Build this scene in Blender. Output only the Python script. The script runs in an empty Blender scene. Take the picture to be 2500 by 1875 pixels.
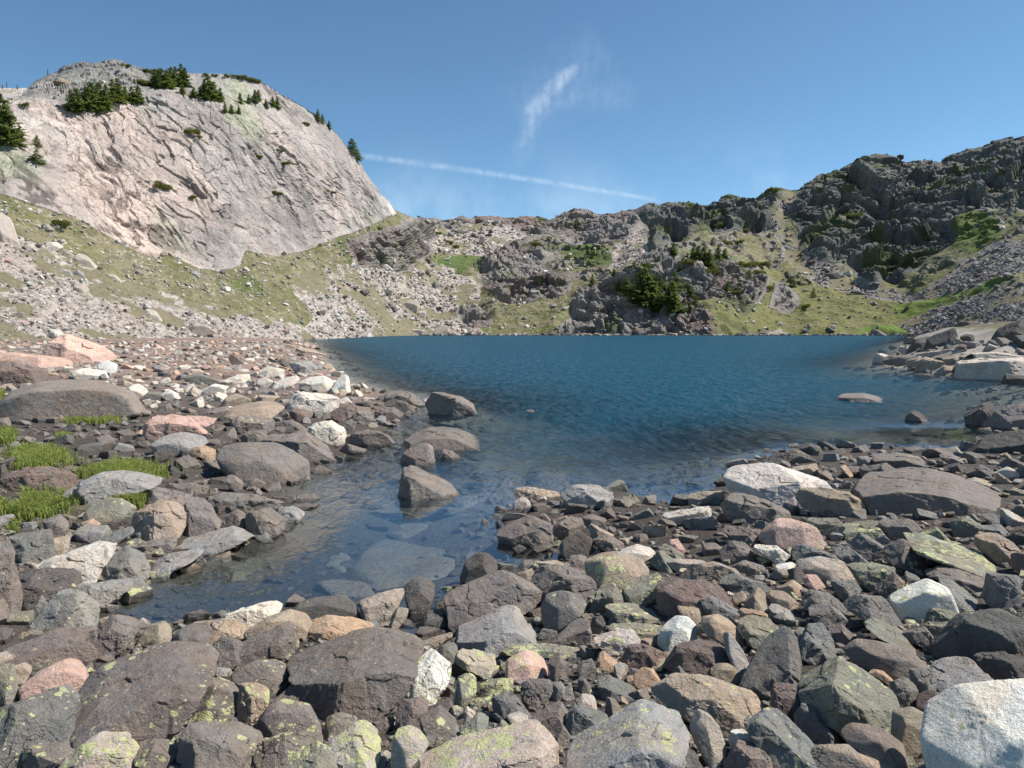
import bpy, math, random
import numpy as np
from mathutils import Vector
R_ = math.radians
random.seed(11); rng = np.random.default_rng(11)
scn = bpy.context.scene
col = scn.collection

EXPO = 0.5; SKYS = 0.106; SKYTINT = (.86, 1.03, .98); CLOUD = (7.5, 8.2, 9.0)      # exposure, sky strength, sky tint, cloud radiance before strength
WK = 1.05; WBODY = (.010, .061, .098)    # water clearness and deep-water colour
# ------------------------------------------------ camera, world, sun, exposure
F, CX, CY, EYE = 1806.0, 1250.0, 937.5, 2.2          # the photograph is 2500 x 1875; the eye is 2.2 m above the water
PITCH = math.atan((CY - 796.0) / F)
cam = bpy.data.objects.new('camera', bpy.data.cameras.new('camera')); col.objects.link(cam)
cam.data.sensor_width = 36.0; cam.data.lens = F * 36.0 / 2500.0
cam.data.clip_start = 0.05; cam.data.clip_end = 5000
cam.location = (0, 0, EYE); cam.rotation_euler = (math.pi / 2 - PITCH, 0, 0)
scn.camera = cam
CP = np.array([0, 0, EYE]); FW = np.array([0, math.cos(PITCH), -math.sin(PITCH)])
UP = np.array([0, math.sin(PITCH), math.cos(PITCH)]); RT = np.array([1.0, 0, 0])
def ray(px, py):
    px = np.asarray(px, float); py = np.asarray(py, float)
    return FW + ((px - CX) / F)[..., None] * RT - ((py - CY) / F)[..., None] * UP
def at(px, py, Y):                                    # the point on the ray whose world y is Y
    d = ray(px, py); return CP + d * (np.asarray(Y, float) / d[..., 1])[..., None]

SUN_AZ, SUN_EL = 84.0, 50.0                           # degrees clockwise from the view direction, above the horizon
world = bpy.data.worlds.new('World'); scn.world = world; world.use_nodes = True
scn.view_settings.view_transform = 'Standard'; scn.view_settings.look = 'None'
scn.view_settings.gamma = 1.0; scn.view_settings.exposure = EXPO
sunl = bpy.data.lights.new('sun', 'SUN'); sunl.energy = 5.0; sunl.angle = R_(0.5); sunl.color = (1.0, 0.95, 0.88)
sun = bpy.data.objects.new('sun', sunl); col.objects.link(sun); sun.location = (30, 20, 60)
sd_ = Vector((math.sin(R_(SUN_AZ)) * math.cos(R_(SUN_EL)), math.cos(R_(SUN_AZ)) * math.cos(R_(SUN_EL)), math.sin(R_(SUN_EL))))
sun.rotation_euler = (-sd_).to_track_quat('-Z', 'Y').to_euler()

class NT:                                             # small node-tree helper
    def __init__(s, tree): s.t = tree; s.n = tree.nodes; s.l = tree.links
    def add(s, typ, ins=None, **kw):
        n = s.n.new(typ)
        for k, v in kw.items(): setattr(n, k, v)
        for k, v in (ins or {}).items():
            if isinstance(v, bpy.types.NodeSocket): s.l.new(v, n.inputs[k])
            else: n.inputs[k].default_value = v
        return n
    def m(s, op, a, b=0.0, c=0.0, clamp=False):
        n = s.n.new('ShaderNodeMath'); n.operation = op; n.use_clamp = clamp
        for i, v in enumerate((a, b, c)):
            if isinstance(v, bpy.types.NodeSocket): s.l.new(v, n.inputs[i])
            else: n.inputs[i].default_value = v
        return n.outputs[0]
    def ss(s, v, lo, hi, a=0.0, b=1.0):
        n = s.add('ShaderNodeMapRange', {'Value': v, 'From Min': lo, 'From Max': hi, 'To Min': a, 'To Max': b}, interpolation_type='SMOOTHSTEP')
        return n.outputs[0]
    def mix(s, f, a, b, mode='MIX'):
        n = s.n.new('ShaderNodeMix'); n.data_type = 'RGBA'; n.blend_type = mode
        for k, v in ((0, f), (6, a), (7, b)):
            if isinstance(v, bpy.types.NodeSocket): s.l.new(v, n.inputs[k])
            elif k == 0: n.inputs[0].default_value = v
            else: n.inputs[k].default_value = (*v, 1) if len(v) == 3 else v
        return n.outputs[2]
    def noise(s, vec, scale, detail=4, rough=.55, dist=0.0):
        return s.add('ShaderNodeTexNoise', {'Vector': vec, 'Scale': scale, 'Detail': detail, 'Roughness': rough, 'Distortion': dist}).outputs['Fac']
    def dot(s, vec, d):
        return s.add('ShaderNodeVectorMath', {0: vec, 1: tuple(d)}, operation='DOT_PRODUCT').outputs['Value']

def build_sky():
    w = NT(world.node_tree); w.n.clear()
    sky = w.add('ShaderNodeTexSky', sky_type='NISHITA', sun_disc=False, sun_elevation=R_(SUN_EL), sun_rotation=R_(SUN_AZ),
                altitude=3000.0, air_density=1.0, dust_density=0.6, ozone_density=3.0)
    tc = w.add('ShaderNodeTexCoord').outputs['Generated']
    d = w.add('ShaderNodeVectorMath', {0: tc}, operation='NORMALIZE').outputs['Vector']
    def nrm(v): v = np.asarray(v, float); return v / np.linalg.norm(v)
    def ribbon(a, b, width0, width1, soft, bend=0.0, wob=.006, ns=18.0):
        da, db = nrm(ray(*a)), nrm(ray(*b)); n = nrm(np.cross(da, db)); tdir = nrm(db - da)
        ta, tb = float(da @ tdir), float(db @ tdir)
        t = w.ss(w.dot(d, tdir), ta, tb); tl = w.m('DIVIDE', w.m('SUBTRACT', w.dot(d, tdir), ta), tb - ta)
        across = w.dot(d, n)
        across = w.m('ADD', across, w.m('MULTIPLY', w.m('MULTIPLY', tl, w.m('SUBTRACT', 1.0, tl)), bend))
        nz = w.noise(d, ns, 4, .6)
        across = w.m('ADD', across, w.m('MULTIPLY', w.m('SUBTRACT', nz, .5), wob))
        wid = w.m('ADD', w.m('MULTIPLY', tl, width1 - width0), width0)
        q = w.m('DIVIDE', w.m('ABSOLUTE', across), wid)
        body = w.ss(q, soft, 1.0, 1.0, 0.0)
        ends = w.m('MULTIPLY', w.ss(tl, -.05, .08), w.ss(tl, .8, 1.04, 1.0, 0.0))
        front = w.ss(w.dot(d, nrm(da + db)), .3, .6)
        return w.m('MULTIPLY', w.m('MULTIPLY', body, ends), front), tl
    c1, _ = ribbon((860, 378), (1680, 503), .0065, .0045, .0, bend=.012, wob=.003, ns=30)
    c2, t2 = ribbon((1405, 160), (1275, 420), .012, .026, .0, bend=-.075, wob=.034, ns=22)
    c3, _ = ribbon((1340, 240), (1560, 235), .02, .03, .0, wob=.03, ns=7)
    c4, _ = ribbon((1480, 110), (1250, 300), .05, .07, .0, wob=.05, ns=8)
    st = w.noise(d, 60.0, 5, .65); st2 = w.noise(d, 9.0, 5, .6)
    sv = w.add('ShaderNodeVectorMath', {0: d, 1: (90.0, 20.0, 28.0)}, operation='MULTIPLY').outputs[0]
    fib = w.m('ADD', .1, w.m('MULTIPLY', w.ss(w.m('MULTIPLY', w.m('ADD', st, w.noise(sv, 1.0, 5, .65)), .5), .32, .68), 1.5))
    fac = w.m('MULTIPLY', c1, .15)
    fac = w.m('ADD', fac, w.m('MULTIPLY', w.m('MULTIPLY', c2, w.m('SUBTRACT', .8, w.m('MULTIPLY', t2, .62))), .27))
    fac = w.m('ADD', fac, w.m('MULTIPLY', c3, .05))
    fac = w.m('ADD', fac, w.m('MULTIPLY', c4, .04))
    fac = w.m('MULTIPLY', fac, fib)
    # faint cirrus veil low in the sky
    sep = w.add('ShaderNodeSeparateXYZ', {0: d})
    veil = w.m('MULTIPLY', w.ss(st2, .45, .75), w.ss(sep.outputs[2], .04, .26, .34, 0.0))
    fac = w.m('ADD', fac, veil, clamp=True)
    tint = w.mix(1.0, sky.outputs[0], SKYTINT, 'MULTIPLY')
    cl = w.mix(fac, tint, CLOUD)
    bg = w.add('ShaderNodeBackground', {'Color': cl, 'Strength': SKYS})
    out = w.add('ShaderNodeOutputWorld'); w.l.new(bg.outputs[0], out.inputs[0])
build_sky()

# ------------------------------------------------ noise on numpy arrays
def _h(ix, iy, iz, s=0):
    h = (ix.astype(np.int64) * 374761393 + iy.astype(np.int64) * 668265263 + iz.astype(np.int64) * 2147483647 + s * 974634777) & 0xFFFFFFFF
    h = ((h ^ (h >> 13)) * 1274126177) & 0xFFFFFFFF
    h = ((h ^ (h >> 16)) * 2246822519) & 0xFFFFFFFF
    return ((h ^ (h >> 15)) & 0xFFFFFF) / float(0xFFFFFF)
def vn(p, s=0):                                       # value noise in [-1, 1]
    i = np.floor(p).astype(np.int64); f = p - i; f = f * f * f * (f * (f * 6 - 15) + 10)
    x, y, z = i[:, 0], i[:, 1], i[:, 2]; r = 0
    for dx in (0, 1):
        wx = f[:, 0] if dx else 1 - f[:, 0]
        for dy in (0, 1):
            wy = f[:, 1] if dy else 1 - f[:, 1]
            for dz in (0, 1):
                wz = f[:, 2] if dz else 1 - f[:, 2]
                r = r + _h(x + dx, y + dy, z + dz, s) * wx * wy * wz
    return r * 2 - 1
def fbm(p, o=4, s=0, g=.5):
    r = 0; a = 1.0; t = 0
    for k in range(o): r = r + a * vn(p * 2.03 ** k + 17.3 * k, s + k); t += a; a *= g
    return r / t
def ridged(p, o=4, s=0, g=.5):
    r = 0; a = 1.0; t = 0
    for k in range(o): r = r + a * (1 - 2 * np.abs(vn(p * 2.03 ** k + 9.1 * k, s + k))); t += a; a *= g
    return r / t
def blocks(p, s=0, tilt=1.0):                         # broken rock: each cell is a tilted facet of its own height; returns height, border distance, cell id
    i = np.floor(p).astype(np.int64); n = len(p)
    d1 = np.full(n, 9.0); d2 = np.full(n, 9.0); hh = np.zeros(n); cid = np.zeros(n)
    for dx in (-1, 0, 1):
        for dy in (-1, 0, 1):
            for dz in (-1, 0, 1):
                c = i + np.array([dx, dy, dz])
                q = np.stack([_h(c[:, 0], c[:, 1], c[:, 2], s + k) for k in (1, 2, 3)], 1)
                v = p - (c + q * .9); dd = np.einsum('ij,ij->i', v, v)
                m = dd < d1
                d2 = np.where(m, d1, np.minimum(d2, dd))
                h = q[:, 0] * 2 - 1 + tilt * ((q[:, 1] * 2 - 1) * v[:, 0] + (q[:, 2] * 2 - 1) * v[:, 1] + (q[:, 0] * 2 - 1) * v[:, 2])
                hh = np.where(m, h, hh); cid = np.where(m, q[:, 1], cid); d1 = np.where(m, dd, d1)
    return hh, np.sqrt(d2) - np.sqrt(d1), cid

# ------------------------------------------------ mesh helpers
def mesh_np(name, V, T, mat, colr=None, smooth=True, parent=None, loc=None):
    V = np.asarray(V, np.float32); T = np.asarray(T, np.int32); k = T.shape[1]
    me = bpy.data.meshes.new(name)
    me.vertices.add(len(V)); me.vertices.foreach_set('co', V.ravel())
    me.loops.add(T.size); me.loops.foreach_set('vertex_index', T.ravel())
    me.polygons.add(len(T)); me.polygons.foreach_set('loop_start', np.arange(0, T.size, k, dtype=np.int32))
    me.polygons.foreach_set('loop_total', np.full(len(T), k, np.int32))
    me.polygons.foreach_set('use_smooth', np.full(len(T), smooth))
    me.update(calc_edges=True)
    if colr is not None:
        a = me.color_attributes.new('Col', 'FLOAT_COLOR', 'POINT'); a.data.foreach_set('color', np.asarray(colr, np.float32).ravel())
    me.materials.append(mat)
    o = bpy.data.objects.new(name, me); col.objects.link(o)
    if parent: o.parent = parent
    if loc is not None: o.location = loc
    return o
def tag(o, label=None, cat=None, group=None, kind=None):
    for k, v in (('label', label), ('category', cat), ('group', group), ('kind', kind)):
        if v: o[k] = v
    return o
def ico(level):
    t = (1 + 5 ** .5) / 2
    V = [(-1, t, 0), (1, t, 0), (-1, -t, 0), (1, -t, 0), (0, -1, t), (0, 1, t), (0, -1, -t), (0, 1, -t), (t, 0, -1), (t, 0, 1), (-t, 0, -1), (-t, 0, 1)]
    V = [np.array(v) / np.linalg.norm(v) for v in V]
    T = [(0, 11, 5), (0, 5, 1), (0, 1, 7), (0, 7, 10), (0, 10, 11), (1, 5, 9), (5, 11, 4), (11, 10, 2), (10, 7, 6), (7, 1, 8), (3, 9, 4), (3, 4, 2), (3, 2, 6), (3, 6, 8), (3, 8, 9), (4, 9, 5), (2, 4, 11), (6, 2, 10), (8, 6, 7), (9, 8, 1)]
    for _ in range(level):
        cache = {}; N = []
        def mid(a, b):
            k = (a, b) if a < b else (b, a)
            if k not in cache:
                v = V[a] + V[b]; V.append(v / np.linalg.norm(v)); cache[k] = len(V) - 1
            return cache[k]
        for a, b, c in T:
            x, y, z = mid(a, b), mid(b, c), mid(c, a); N += [(a, x, z), (b, y, x), (c, z, y), (x, y, z)]
        T = N
    return np.array(V), np.array(T)
ICO = {k: ico(k) for k in range(0, 6)}

# ------------------------------------------------ materials
def new_mat(name):
    m = bpy.data.materials.new(name); m.use_nodes = True; m.node_tree.nodes.clear(); return m, NT(m.node_tree)
def finish(w, bsdf):
    o = w.add('ShaderNodeOutputMaterial'); w.l.new(bsdf, o.inputs[0])

def rock_material():
    m, w = new_mat('rock')
    geo = w.add('ShaderNodeNewGeometry'); pos = geo.outputs['Position']
    at_ = w.add('ShaderNodeAttribute', attribute_name='Col'); base = at_.outputs['Color']; lich = at_.outputs['Alpha']
    lum = w.add('ShaderNodeRGBToBW', {0: base}).outputs[0]; pale = w.ss(lum, .2, .42)
    big = w.noise(pos, 2.3, 5, .6); mid = w.noise(pos, 11.0, 6, .65, .4); fine = w.noise(pos, 90.0, 5, .7); vfine = w.noise(pos, 330.0, 3, .6)
    v = w.m('ADD', w.m('MULTIPLY', big, .55), w.m('MULTIPLY', mid, .75))
    v = w.m('ADD', v, w.m('MULTIPLY', fine, w.ss(pale, 0, 1, .45, .8)))
    v = w.m('ADD', v, w.m('MULTIPLY', vfine, .40))
    v = w.m('ADD', .5, w.m('MULTIPLY', w.m('SUBTRACT', v, .60), 1.45))
    v = w.m('SUBTRACT', v, w.ss(pale, 0, 1, .06, .22))
    c = w.mix(1.0, base, w.add('ShaderNodeCombineColor', {0: v, 1: v, 2: v}).outputs[0], 'MULTIPLY')
    # warm and cool drifts of mineral colour
    tint = w.mix(w.ss(w.noise(pos, 3.7, 4, .6), .35, .68), (1.10, .98, .86), (.96, 1.0, 1.02)); c = w.mix(.8, c, tint, 'MULTIPLY')
    # black mica grains on the pale granites
    grains = w.m('MULTIPLY', w.ss(w.noise(pos, 150.0, 3, .6), .60, .66), w.m('MULTIPLY', pale, .6)); c = w.mix(grains, c, (.06, .055, .05))
    # thin pale mineral flecks
    fl = w.add('ShaderNodeVectorMath', {0: pos, 1: (18, 18, 60)}, operation='MULTIPLY').outputs[0]
    flk = w.m('MULTIPLY', w.ss(w.noise(fl, 1.0, 3, .6), .70, .74), .55); c = w.mix(flk, c, (.5, .48, .45))
    # hairline cracks
    ck = w.add('ShaderNodeTexVoronoi', {'Vector': w.add('ShaderNodeVectorMath', {0: pos, 1: w.add('ShaderNodeTexNoise', {'Vector': pos, 'Scale': 4.0, 'Detail': 4}).outputs['Color']}, operation='ADD').outputs[0], 'Scale': 1.6}, feature='DISTANCE_TO_EDGE').outputs['Distance']
    crack = w.m('MULTIPLY', w.ss(ck, .0, .012, 1.0, 0.0), w.ss(w.noise(pos, 1.7, 2), .5, .62))
    c = w.mix(w.m('MULTIPLY', crack, .7), c, (.05, .045, .04))
    # grey crust lichen, then yellow-green map lichen in rounded blotches
    wob = w.add('ShaderNodeVectorMath', {0: pos, 1: w.add('ShaderNodeVectorMath', {0: w.add('ShaderNodeTexNoise', {'Vector': pos, 'Scale': 30.0, 'Detail': 4}).outputs['Color'], 3: .03}, operation='SCALE').outputs[0]}, operation='ADD').outputs[0]
    def blotch(scale, thr):
        vr = w.add('ShaderNodeTexVoronoi', {'Vector': wob, 'Scale': scale, 'Randomness': 1.0})
        rnd = w.add('ShaderNodeSeparateColor', {0: vr.outputs['Color']})
        rad = w.m('MULTIPLY', w.m('SUBTRACT', rnd.outputs[0], w.m('SUBTRACT', 1.0, thr)), 1.1)
        return w.m('MULTIPLY', w.ss(w.m('SUBTRACT', rad, vr.outputs['Distance']), 0.0, .06), rnd.outputs[1]), rnd.outputs[2]
    nzv = w.sep = w.add('ShaderNodeSeparateXYZ', {0: geo.outputs['Normal']}).outputs[2]
    upf = w.ss(nzv, -.15, .5, .3, 1.0)
    cover = w.m('MULTIPLY', w.m('POWER', lich, .6), w.m('MULTIPLY', upf, w.ss(w.noise(pos, 2.6, 4, .65), .34, .60)))
    grey1, _ = blotch(9.0, w.m('ADD', .22, w.m('MULTIPLY', lich, .38)))
    c = w.mix(w.m('MULTIPLY', w.ss(grey1, .1, .5), w.m('MULTIPLY', w.ss(lich, .03, .5), .5)), c, (.30, .30, .27))
    y1, r1 = blotch(22.0, w.m('MULTIPLY', cover, 1.0)); y2, r2 = blotch(55.0, w.m('MULTIPLY', cover, .85)); y3, r3 = blotch(10.0, w.m('MULTIPLY', cover, .7))
    yc = w.mix(w.noise(pos, 24.0, 3), (.40, .41, .17), (.58, .58, .33))
    yy = w.m('MAXIMUM', w.m('MAXIMUM', w.ss(y1, .02, .2), w.ss(y2, .02, .2)), w.ss(y3, .02, .2))
    yy = w.m('MULTIPLY', yy, w.ss(w.noise(pos, 140.0, 3, .7), .30, .44, .45, .95))
    c = w.mix(yy, c, yc)
    # wet just above the water line
    z = w.add('ShaderNodeSeparateXYZ', {0: pos}).outputs[2]
    wet = w.ss(w.m('ADD', z, w.m('MULTIPLY', w.m('SUBTRACT', w.noise(pos, 14.0, 3), .5), .05)), .015, .055, 1.0, 0.0)
    c = w.mix(w.m('MULTIPLY', wet, .62), c, w.mix(1.0, c, (.33, .31, .28), 'MULTIPLY'))
    rough = w.m('SUBTRACT', .78, w.m('MULTIPLY', wet, .55))
    h = w.m('ADD', w.m('MULTIPLY', mid, .045), w.m('MULTIPLY', fine, .012))
    h = w.m('ADD', h, w.m('MULTIPLY', vfine, .0022)); h = w.m('SUBTRACT', h, w.m('MULTIPLY', crack, .012)); h = w.m('ADD', h, w.m('MULTIPLY', yy, .0015))
    bmp = w.add('ShaderNodeBump', {'Height': h, 'Strength': 1.0, 'Distance': 1.0})
    b = w.add('ShaderNodeBsdfPrincipled', {'Base Color': c, 'Roughness': rough, 'Specular IOR Level': .38, 'Normal': bmp.outputs[0]})
    finish(w, b.outputs[0]); return m

def ground_material():
    m, w = new_mat('ground')
    pos = w.add('ShaderNodeNewGeometry').outputs['Position']
    base = w.add('ShaderNodeAttribute', attribute_name='Col').outputs['Color']
    v = w.m('ADD', w.m('MULTIPLY', w.noise(pos, 3.0, 6, .7), .9), w.m('MULTIPLY', w.noise(pos, 40.0, 4, .7), .9))
    c = w.mix(1.0, base, w.add('ShaderNodeCombineColor', {0: v, 1: v, 2: v}).outputs[0], 'MULTIPLY')
    h = w.m('ADD', w.m('MULTIPLY', w.noise(pos, 9.0, 5, .65), .08), w.m('MULTIPLY', w.noise(pos, 60.0, 3), .012))
    bmp = w.add('ShaderNodeBump', {'Height': h, 'Strength': 1.0, 'Distance': 1.0})
    b = w.add('ShaderNodeBsdfPrincipled', {'Base Color': c, 'Roughness': .9, 'Specular IOR Level': .2, 'Normal': bmp.outputs[0]})
    finish(w, b.outputs[0]); return m

def mountain_material():
    m, w = new_mat('mountain')
    pos = w.add('ShaderNodeNewGeometry').outputs['Position']
    a = w.add('ShaderNodeAttribute', attribute_name='Col'); base = a.outputs['Color']; rocky = a.outputs['Alpha']
    n1 = w.noise(pos, .5, 6, .7); n2 = w.noise(pos, 2.6, 5, .7)
    v = w.m('ADD', w.m('MULTIPLY', n1, .75), w.m('MULTIPLY', n2, .95)); v = w.m('ADD', v, .15)
    c = w.mix(1.0, base, w.add('ShaderNodeCombineColor', {0: v, 1: v, 2: v}).outputs[0], 'MULTIPLY')
    h = w.m('MULTIPLY', w.m('ADD', w.m('MULTIPLY', w.noise(pos, .9, 6, .7), .9), w.m('MULTIPLY', n2, .35)), w.m('ADD', .12, w.m('MULTIPLY', rocky, .9)))
    bmp = w.add('ShaderNodeBump', {'Height': h, 'Strength': 1.0, 'Distance': 1.0})
    b = w.add('ShaderNodeBsdfPrincipled', {'Base Color': c, 'Roughness': .85, 'Specular IOR Level': .2, 'Normal': bmp.outputs[0]})
    finish(w, b.outputs[0]); return m

def water_material():
    m, w = new_mat('lake_water')
    pos = w.add('ShaderNodeNewGeometry').outputs['Position']
    a = w.add('ShaderNodeAttribute', attribute_name='Col'); sc = w.add('ShaderNodeSeparateColor', {0: a.outputs['Color']})
    depth = w.m('MULTIPLY', sc.outputs[0], 10.0); calm = sc.outputs[1]
    turb = w.m('SUBTRACT', 1.0, w.m('EXPONENT', w.m('MULTIPLY', w.m('POWER', w.m('MULTIPLY', depth, WK), 1.7), -1.0)))
    body = w.mix(w.ss(depth, .1, 1.3), (.014, .050, .072), WBODY)
    st = w.add('ShaderNodeVectorMath', {0: pos, 1: (1.0, .55, 1.0)}, operation='MULTIPLY').outputs[0]
    r1 = w.noise(st, 2.2, 3, .6, .6); r2 = w.noise(st, 7.0, 3, .6, .5); r3 = w.noise(st, 26.0, 2, .5)
    gust = w.ss(w.noise(pos, .045, 3, .6), .35, .65, .92, 1.08)
    amp = w.m('MULTIPLY', w.ss(calm, 0.0, 1.0, 1.0, .02), gust)
    h = w.m('MULTIPLY', w.m('ADD', w.m('ADD', w.m('MULTIPLY', r1, .22), w.m('MULTIPLY', r2, .11)), w.m('MULTIPLY', r3, .020)), amp)
    bmp = w.add('ShaderNodeBump', {'Height': h, 'Strength': 1.0, 'Distance': 1.0})
    fr = w.add('ShaderNodeFresnel', {'IOR': 1.33, 'Normal': bmp.outputs[0]}).outputs[0]
    tr = w.add('ShaderNodeBsdfTransparent', {'Color': (.80, .86, .92, 1)})
    df = w.add('ShaderNodeBsdfDiffuse', {'Color': body, 'Normal': bmp.outputs[0]})
    inner = w.add('ShaderNodeMixShader', {0: turb, 1: tr.outputs[0], 2: df.outputs[0]})
    gl = w.add('ShaderNodeBsdfGlossy', {'Color': (.92, .96, 1, 1), 'Roughness': w.ss(calm, 0.0, .9, .22, .05), 'Normal': bmp.outputs[0]})
    cap = w.ss(calm, .0, .9, .34, 1.45)            # a ruffled surface mirrors far less at grazing angles than a flat one
    rv = w.add('ShaderNodeVectorMath', {0: pos, 1: (3.6, .85, 1.0)}, operation='MULTIPLY').outputs[0]
    rv2 = w.add('ShaderNodeVectorMath', {0: pos, 1: (11.0, 3.2, 1.0)}, operation='MULTIPLY').outputs[0]
    rip = w.m('ADD', w.m('MULTIPLY', w.noise(rv, 1.0, 5, .62, .5), .6), w.m('MULTIPLY', w.noise(rv2, 1.0, 4, .6, .4), .4))
    rip = w.ss(rip, .38, .62, .3, 1.8)          # wavelets: facets turned to and from the sky
    cap = w.m('MULTIPLY', cap, w.m('ADD', w.m('MULTIPLY', rip, w.m('SUBTRACT', 1.0, calm)), calm))
    fr = w.m('MULTIPLY', fr, cap, clamp=True)
    mx = w.add('ShaderNodeMixShader', {0: fr, 1: inner.outputs[0], 2: gl.outputs[0]})
    finish(w, mx.outputs[0]); return m

def leaf_material(name, c1, c2, sc=1.6):
    m, w = new_mat(name)
    pos = w.add('ShaderNodeNewGeometry').outputs['Position']; oi = w.add('ShaderNodeObjectInfo').outputs['Random']
    c = w.mix(w.ss(w.noise(pos, sc, 4, .65), .3, .7), c1, c2); c = w.mix(w.m('MULTIPLY', oi, .5), c, w.mix(1.0, c, (1.3, 1.15, .7), 'MULTIPLY'))
    d = w.add('ShaderNodeBsdfPrincipled', {'Base Color': c, 'Roughness': .7, 'Specular IOR Level': .25})
    t = w.add('ShaderNodeBsdfTranslucent', {'Color': c})
    mx = w.add('ShaderNodeMixShader', {0: .42, 1: d.outputs[0], 2: t.outputs[0]}); finish(w, mx.outputs[0]); return m

M_ROCK = rock_material(); M_GROUND = ground_material(); M_MT = mountain_material(); M_WATER = water_material()
M_FIR = leaf_material('conifer_foliage', (.095, .15, .042), (.20, .24, .075))
M_SHRUB = leaf_material('shrub_foliage', (.10, .13, .035), (.18, .19, .055))
M_GRASS = leaf_material('grass_blades', (.14, .24, .05), (.36, .36, .13), 22.0)
mb, wb = new_mat('bark'); finish(wb, wb.add('ShaderNodeBsdfPrincipled', {'Base Color': wb.mix(wb.noise(wb.add('ShaderNodeNewGeometry').outputs['Position'], 6.0), (.09, .065, .045), (.2, .16, .12)), 'Roughness': .9}).outputs[0]); M_BARK = mb

# ------------------------------------------------ near ground height: distance to the lake outline
def plane_pt(px, py, z=0.0):
    d = ray(px, py); t = (z - EYE) / d[..., 2]; return CP + d * t[..., None]
SHORE = [(2240,818),(830,818),(742,832),(765,842),(770,850),(785,872),(800,905),(860,935),(930,955),(1000,962),(1035,985),(1000,1005),(960,1020),(945,1050),(850,1080),(845,1118),(755,1130),(752,1165),(640,1190),(690,1212),(745,1240),(690,1270),(610,1312),(530,1350),(480,1375),(400,1402),(330,1432),(300,1465),(236,1490),(228,1520),(300,1530),(420,1525),(540,1510),(560,1490),(700,1480),(870,1480),(880,1520),(1000,1545),(1085,1570),(1110,1535),(1100,1480),(1090,1455),(1130,1425),(1220,1400),(1300,1372),(1370,1372),(1370,1310),(1235,1300),(1225,1250),(1300,1222),(1380,1200),(1510,1190),(1640,1240),(1680,1215),(1770,1180),(1790,1150),(1850,1120),(1960,1088),(2100,1092),(2350,1096),(2400,1080),(2470,1050),(2560,1015),(2560,925),(2500,932),(2400,926),(2280,912),(2170,893),(2155,878),(2215,860),(2215,835),(2240,822)]
SH = plane_pt(*np.array(SHORE, float).T)[:, :2]
def inside_poly(x, y, P):
    r = np.zeros(x.shape, bool); n = len(P)
    for i in range(n):
        x0, y0 = P[i]; x1, y1 = P[(i + 1) % n]
        c = (y0 > y) != (y1 > y)
        with np.errstate(divide='ignore', invalid='ignore'): r ^= c & (x < (x1 - x0) * (y - y0) / (y1 - y0 + 1e-12) + x0)
    return r
def dist_poly(x, y, P):
    d = np.full(x.shape, 1e9); n = len(P)
    for i in range(n):
        a = P[i]; b = P[(i + 1) % n]; ab = b - a
        t = np.clip(((x - a[0]) * ab[0] + (y - a[1]) * ab[1]) / (ab @ ab + 1e-12), 0, 1)
        d = np.minimum(d, np.hypot(x - a[0] - t * ab[0], y - a[1] - t * ab[1]))
    return d
def height(x, y):
    shp = x.shape; x = x.ravel(); y = y.ravel(); d = dist_poly(x, y, SH); ins = inside_poly(x, y, SH)
    land = .72 * (1 - np.exp(-d * .15 / .72)) + .006 * d
    bank = np.clip((y - 22) / 10, 0, 1) * np.clip((x - 9) / 6, 0, 1)
    land = land * (1 - .5 * bank) + bank * (2.3 * (1 - np.exp(-d * .45 / 2.3)) + .02 * d)
    lump = fbm(np.stack([x * .9, y * .9, 0 * x], 1), 3, 5) * (.07 + .30 * bank) * np.clip(d / .6, 0, 1)
    bed = -(.10 * np.minimum(d, 3) + .16 * d + .004 * d * d); bed = np.maximum(bed, -6.0)
    bed = bed + fbm(np.stack([x * .6, y * .6, 0 * x], 1), 3, 8) * .10 * np.clip(d / 1.2, 0, 1)
    return np.where(ins, bed, land + lump).reshape(shp), np.where(ins, -d, d).reshape(shp)
GX0, GX1, GY0, GY1, GS = -70.0, 70.0, .5, 190.0, .25
gx = np.arange(GX0, GX1, GS); gy = np.arange(GY0, GY1, GS)
GXX, GYY = np.meshgrid(gx, gy); GH, GD = height(GXX, GYY)
def H(x, y):
    fx = np.clip((x - GX0) / GS, 0, len(gx) - 1.01); fy = np.clip((y - GY0) / GS, 0, len(gy) - 1.01)
    i = fx.astype(int); j = fy.astype(int); u = fx - i; v = fy - j
    return GH[j, i] * (1 - u) * (1 - v) + GH[j, i + 1] * u * (1 - v) + GH[j + 1, i] * (1 - u) * v + GH[j + 1, i + 1] * u * v
def hit(px, py, floor=-9.0):                          # first point where the eye ray meets the ground (or the plane z = floor when that is higher)
    px = np.atleast_1d(np.asarray(px, float)); py = np.atleast_1d(np.asarray(py, float)); d = ray(px, py)
    ys = np.geomspace(1.0, 150, 420); P = CP + d[:, None, :] * (ys[None, :, None] / d[:, 1][:, None, None])
    g = np.maximum(H(P[..., 0], P[..., 1]), floor); below = P[..., 2] < g
    k = np.where(below.any(1), below.argmax(1), 419); k = np.maximum(k, 1); r = np.arange(len(k))
    a = P[r, k - 1, 2] - g[r, k - 1]; b = P[r, k, 2] - g[r, k]; t = np.clip(a / (a - b + 1e-9), 0, 1)
    Y = ys[k - 1] * (1 - t) + ys[k] * t
    return CP + d * (Y / d[:, 1])[:, None], below.any(1)

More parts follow.
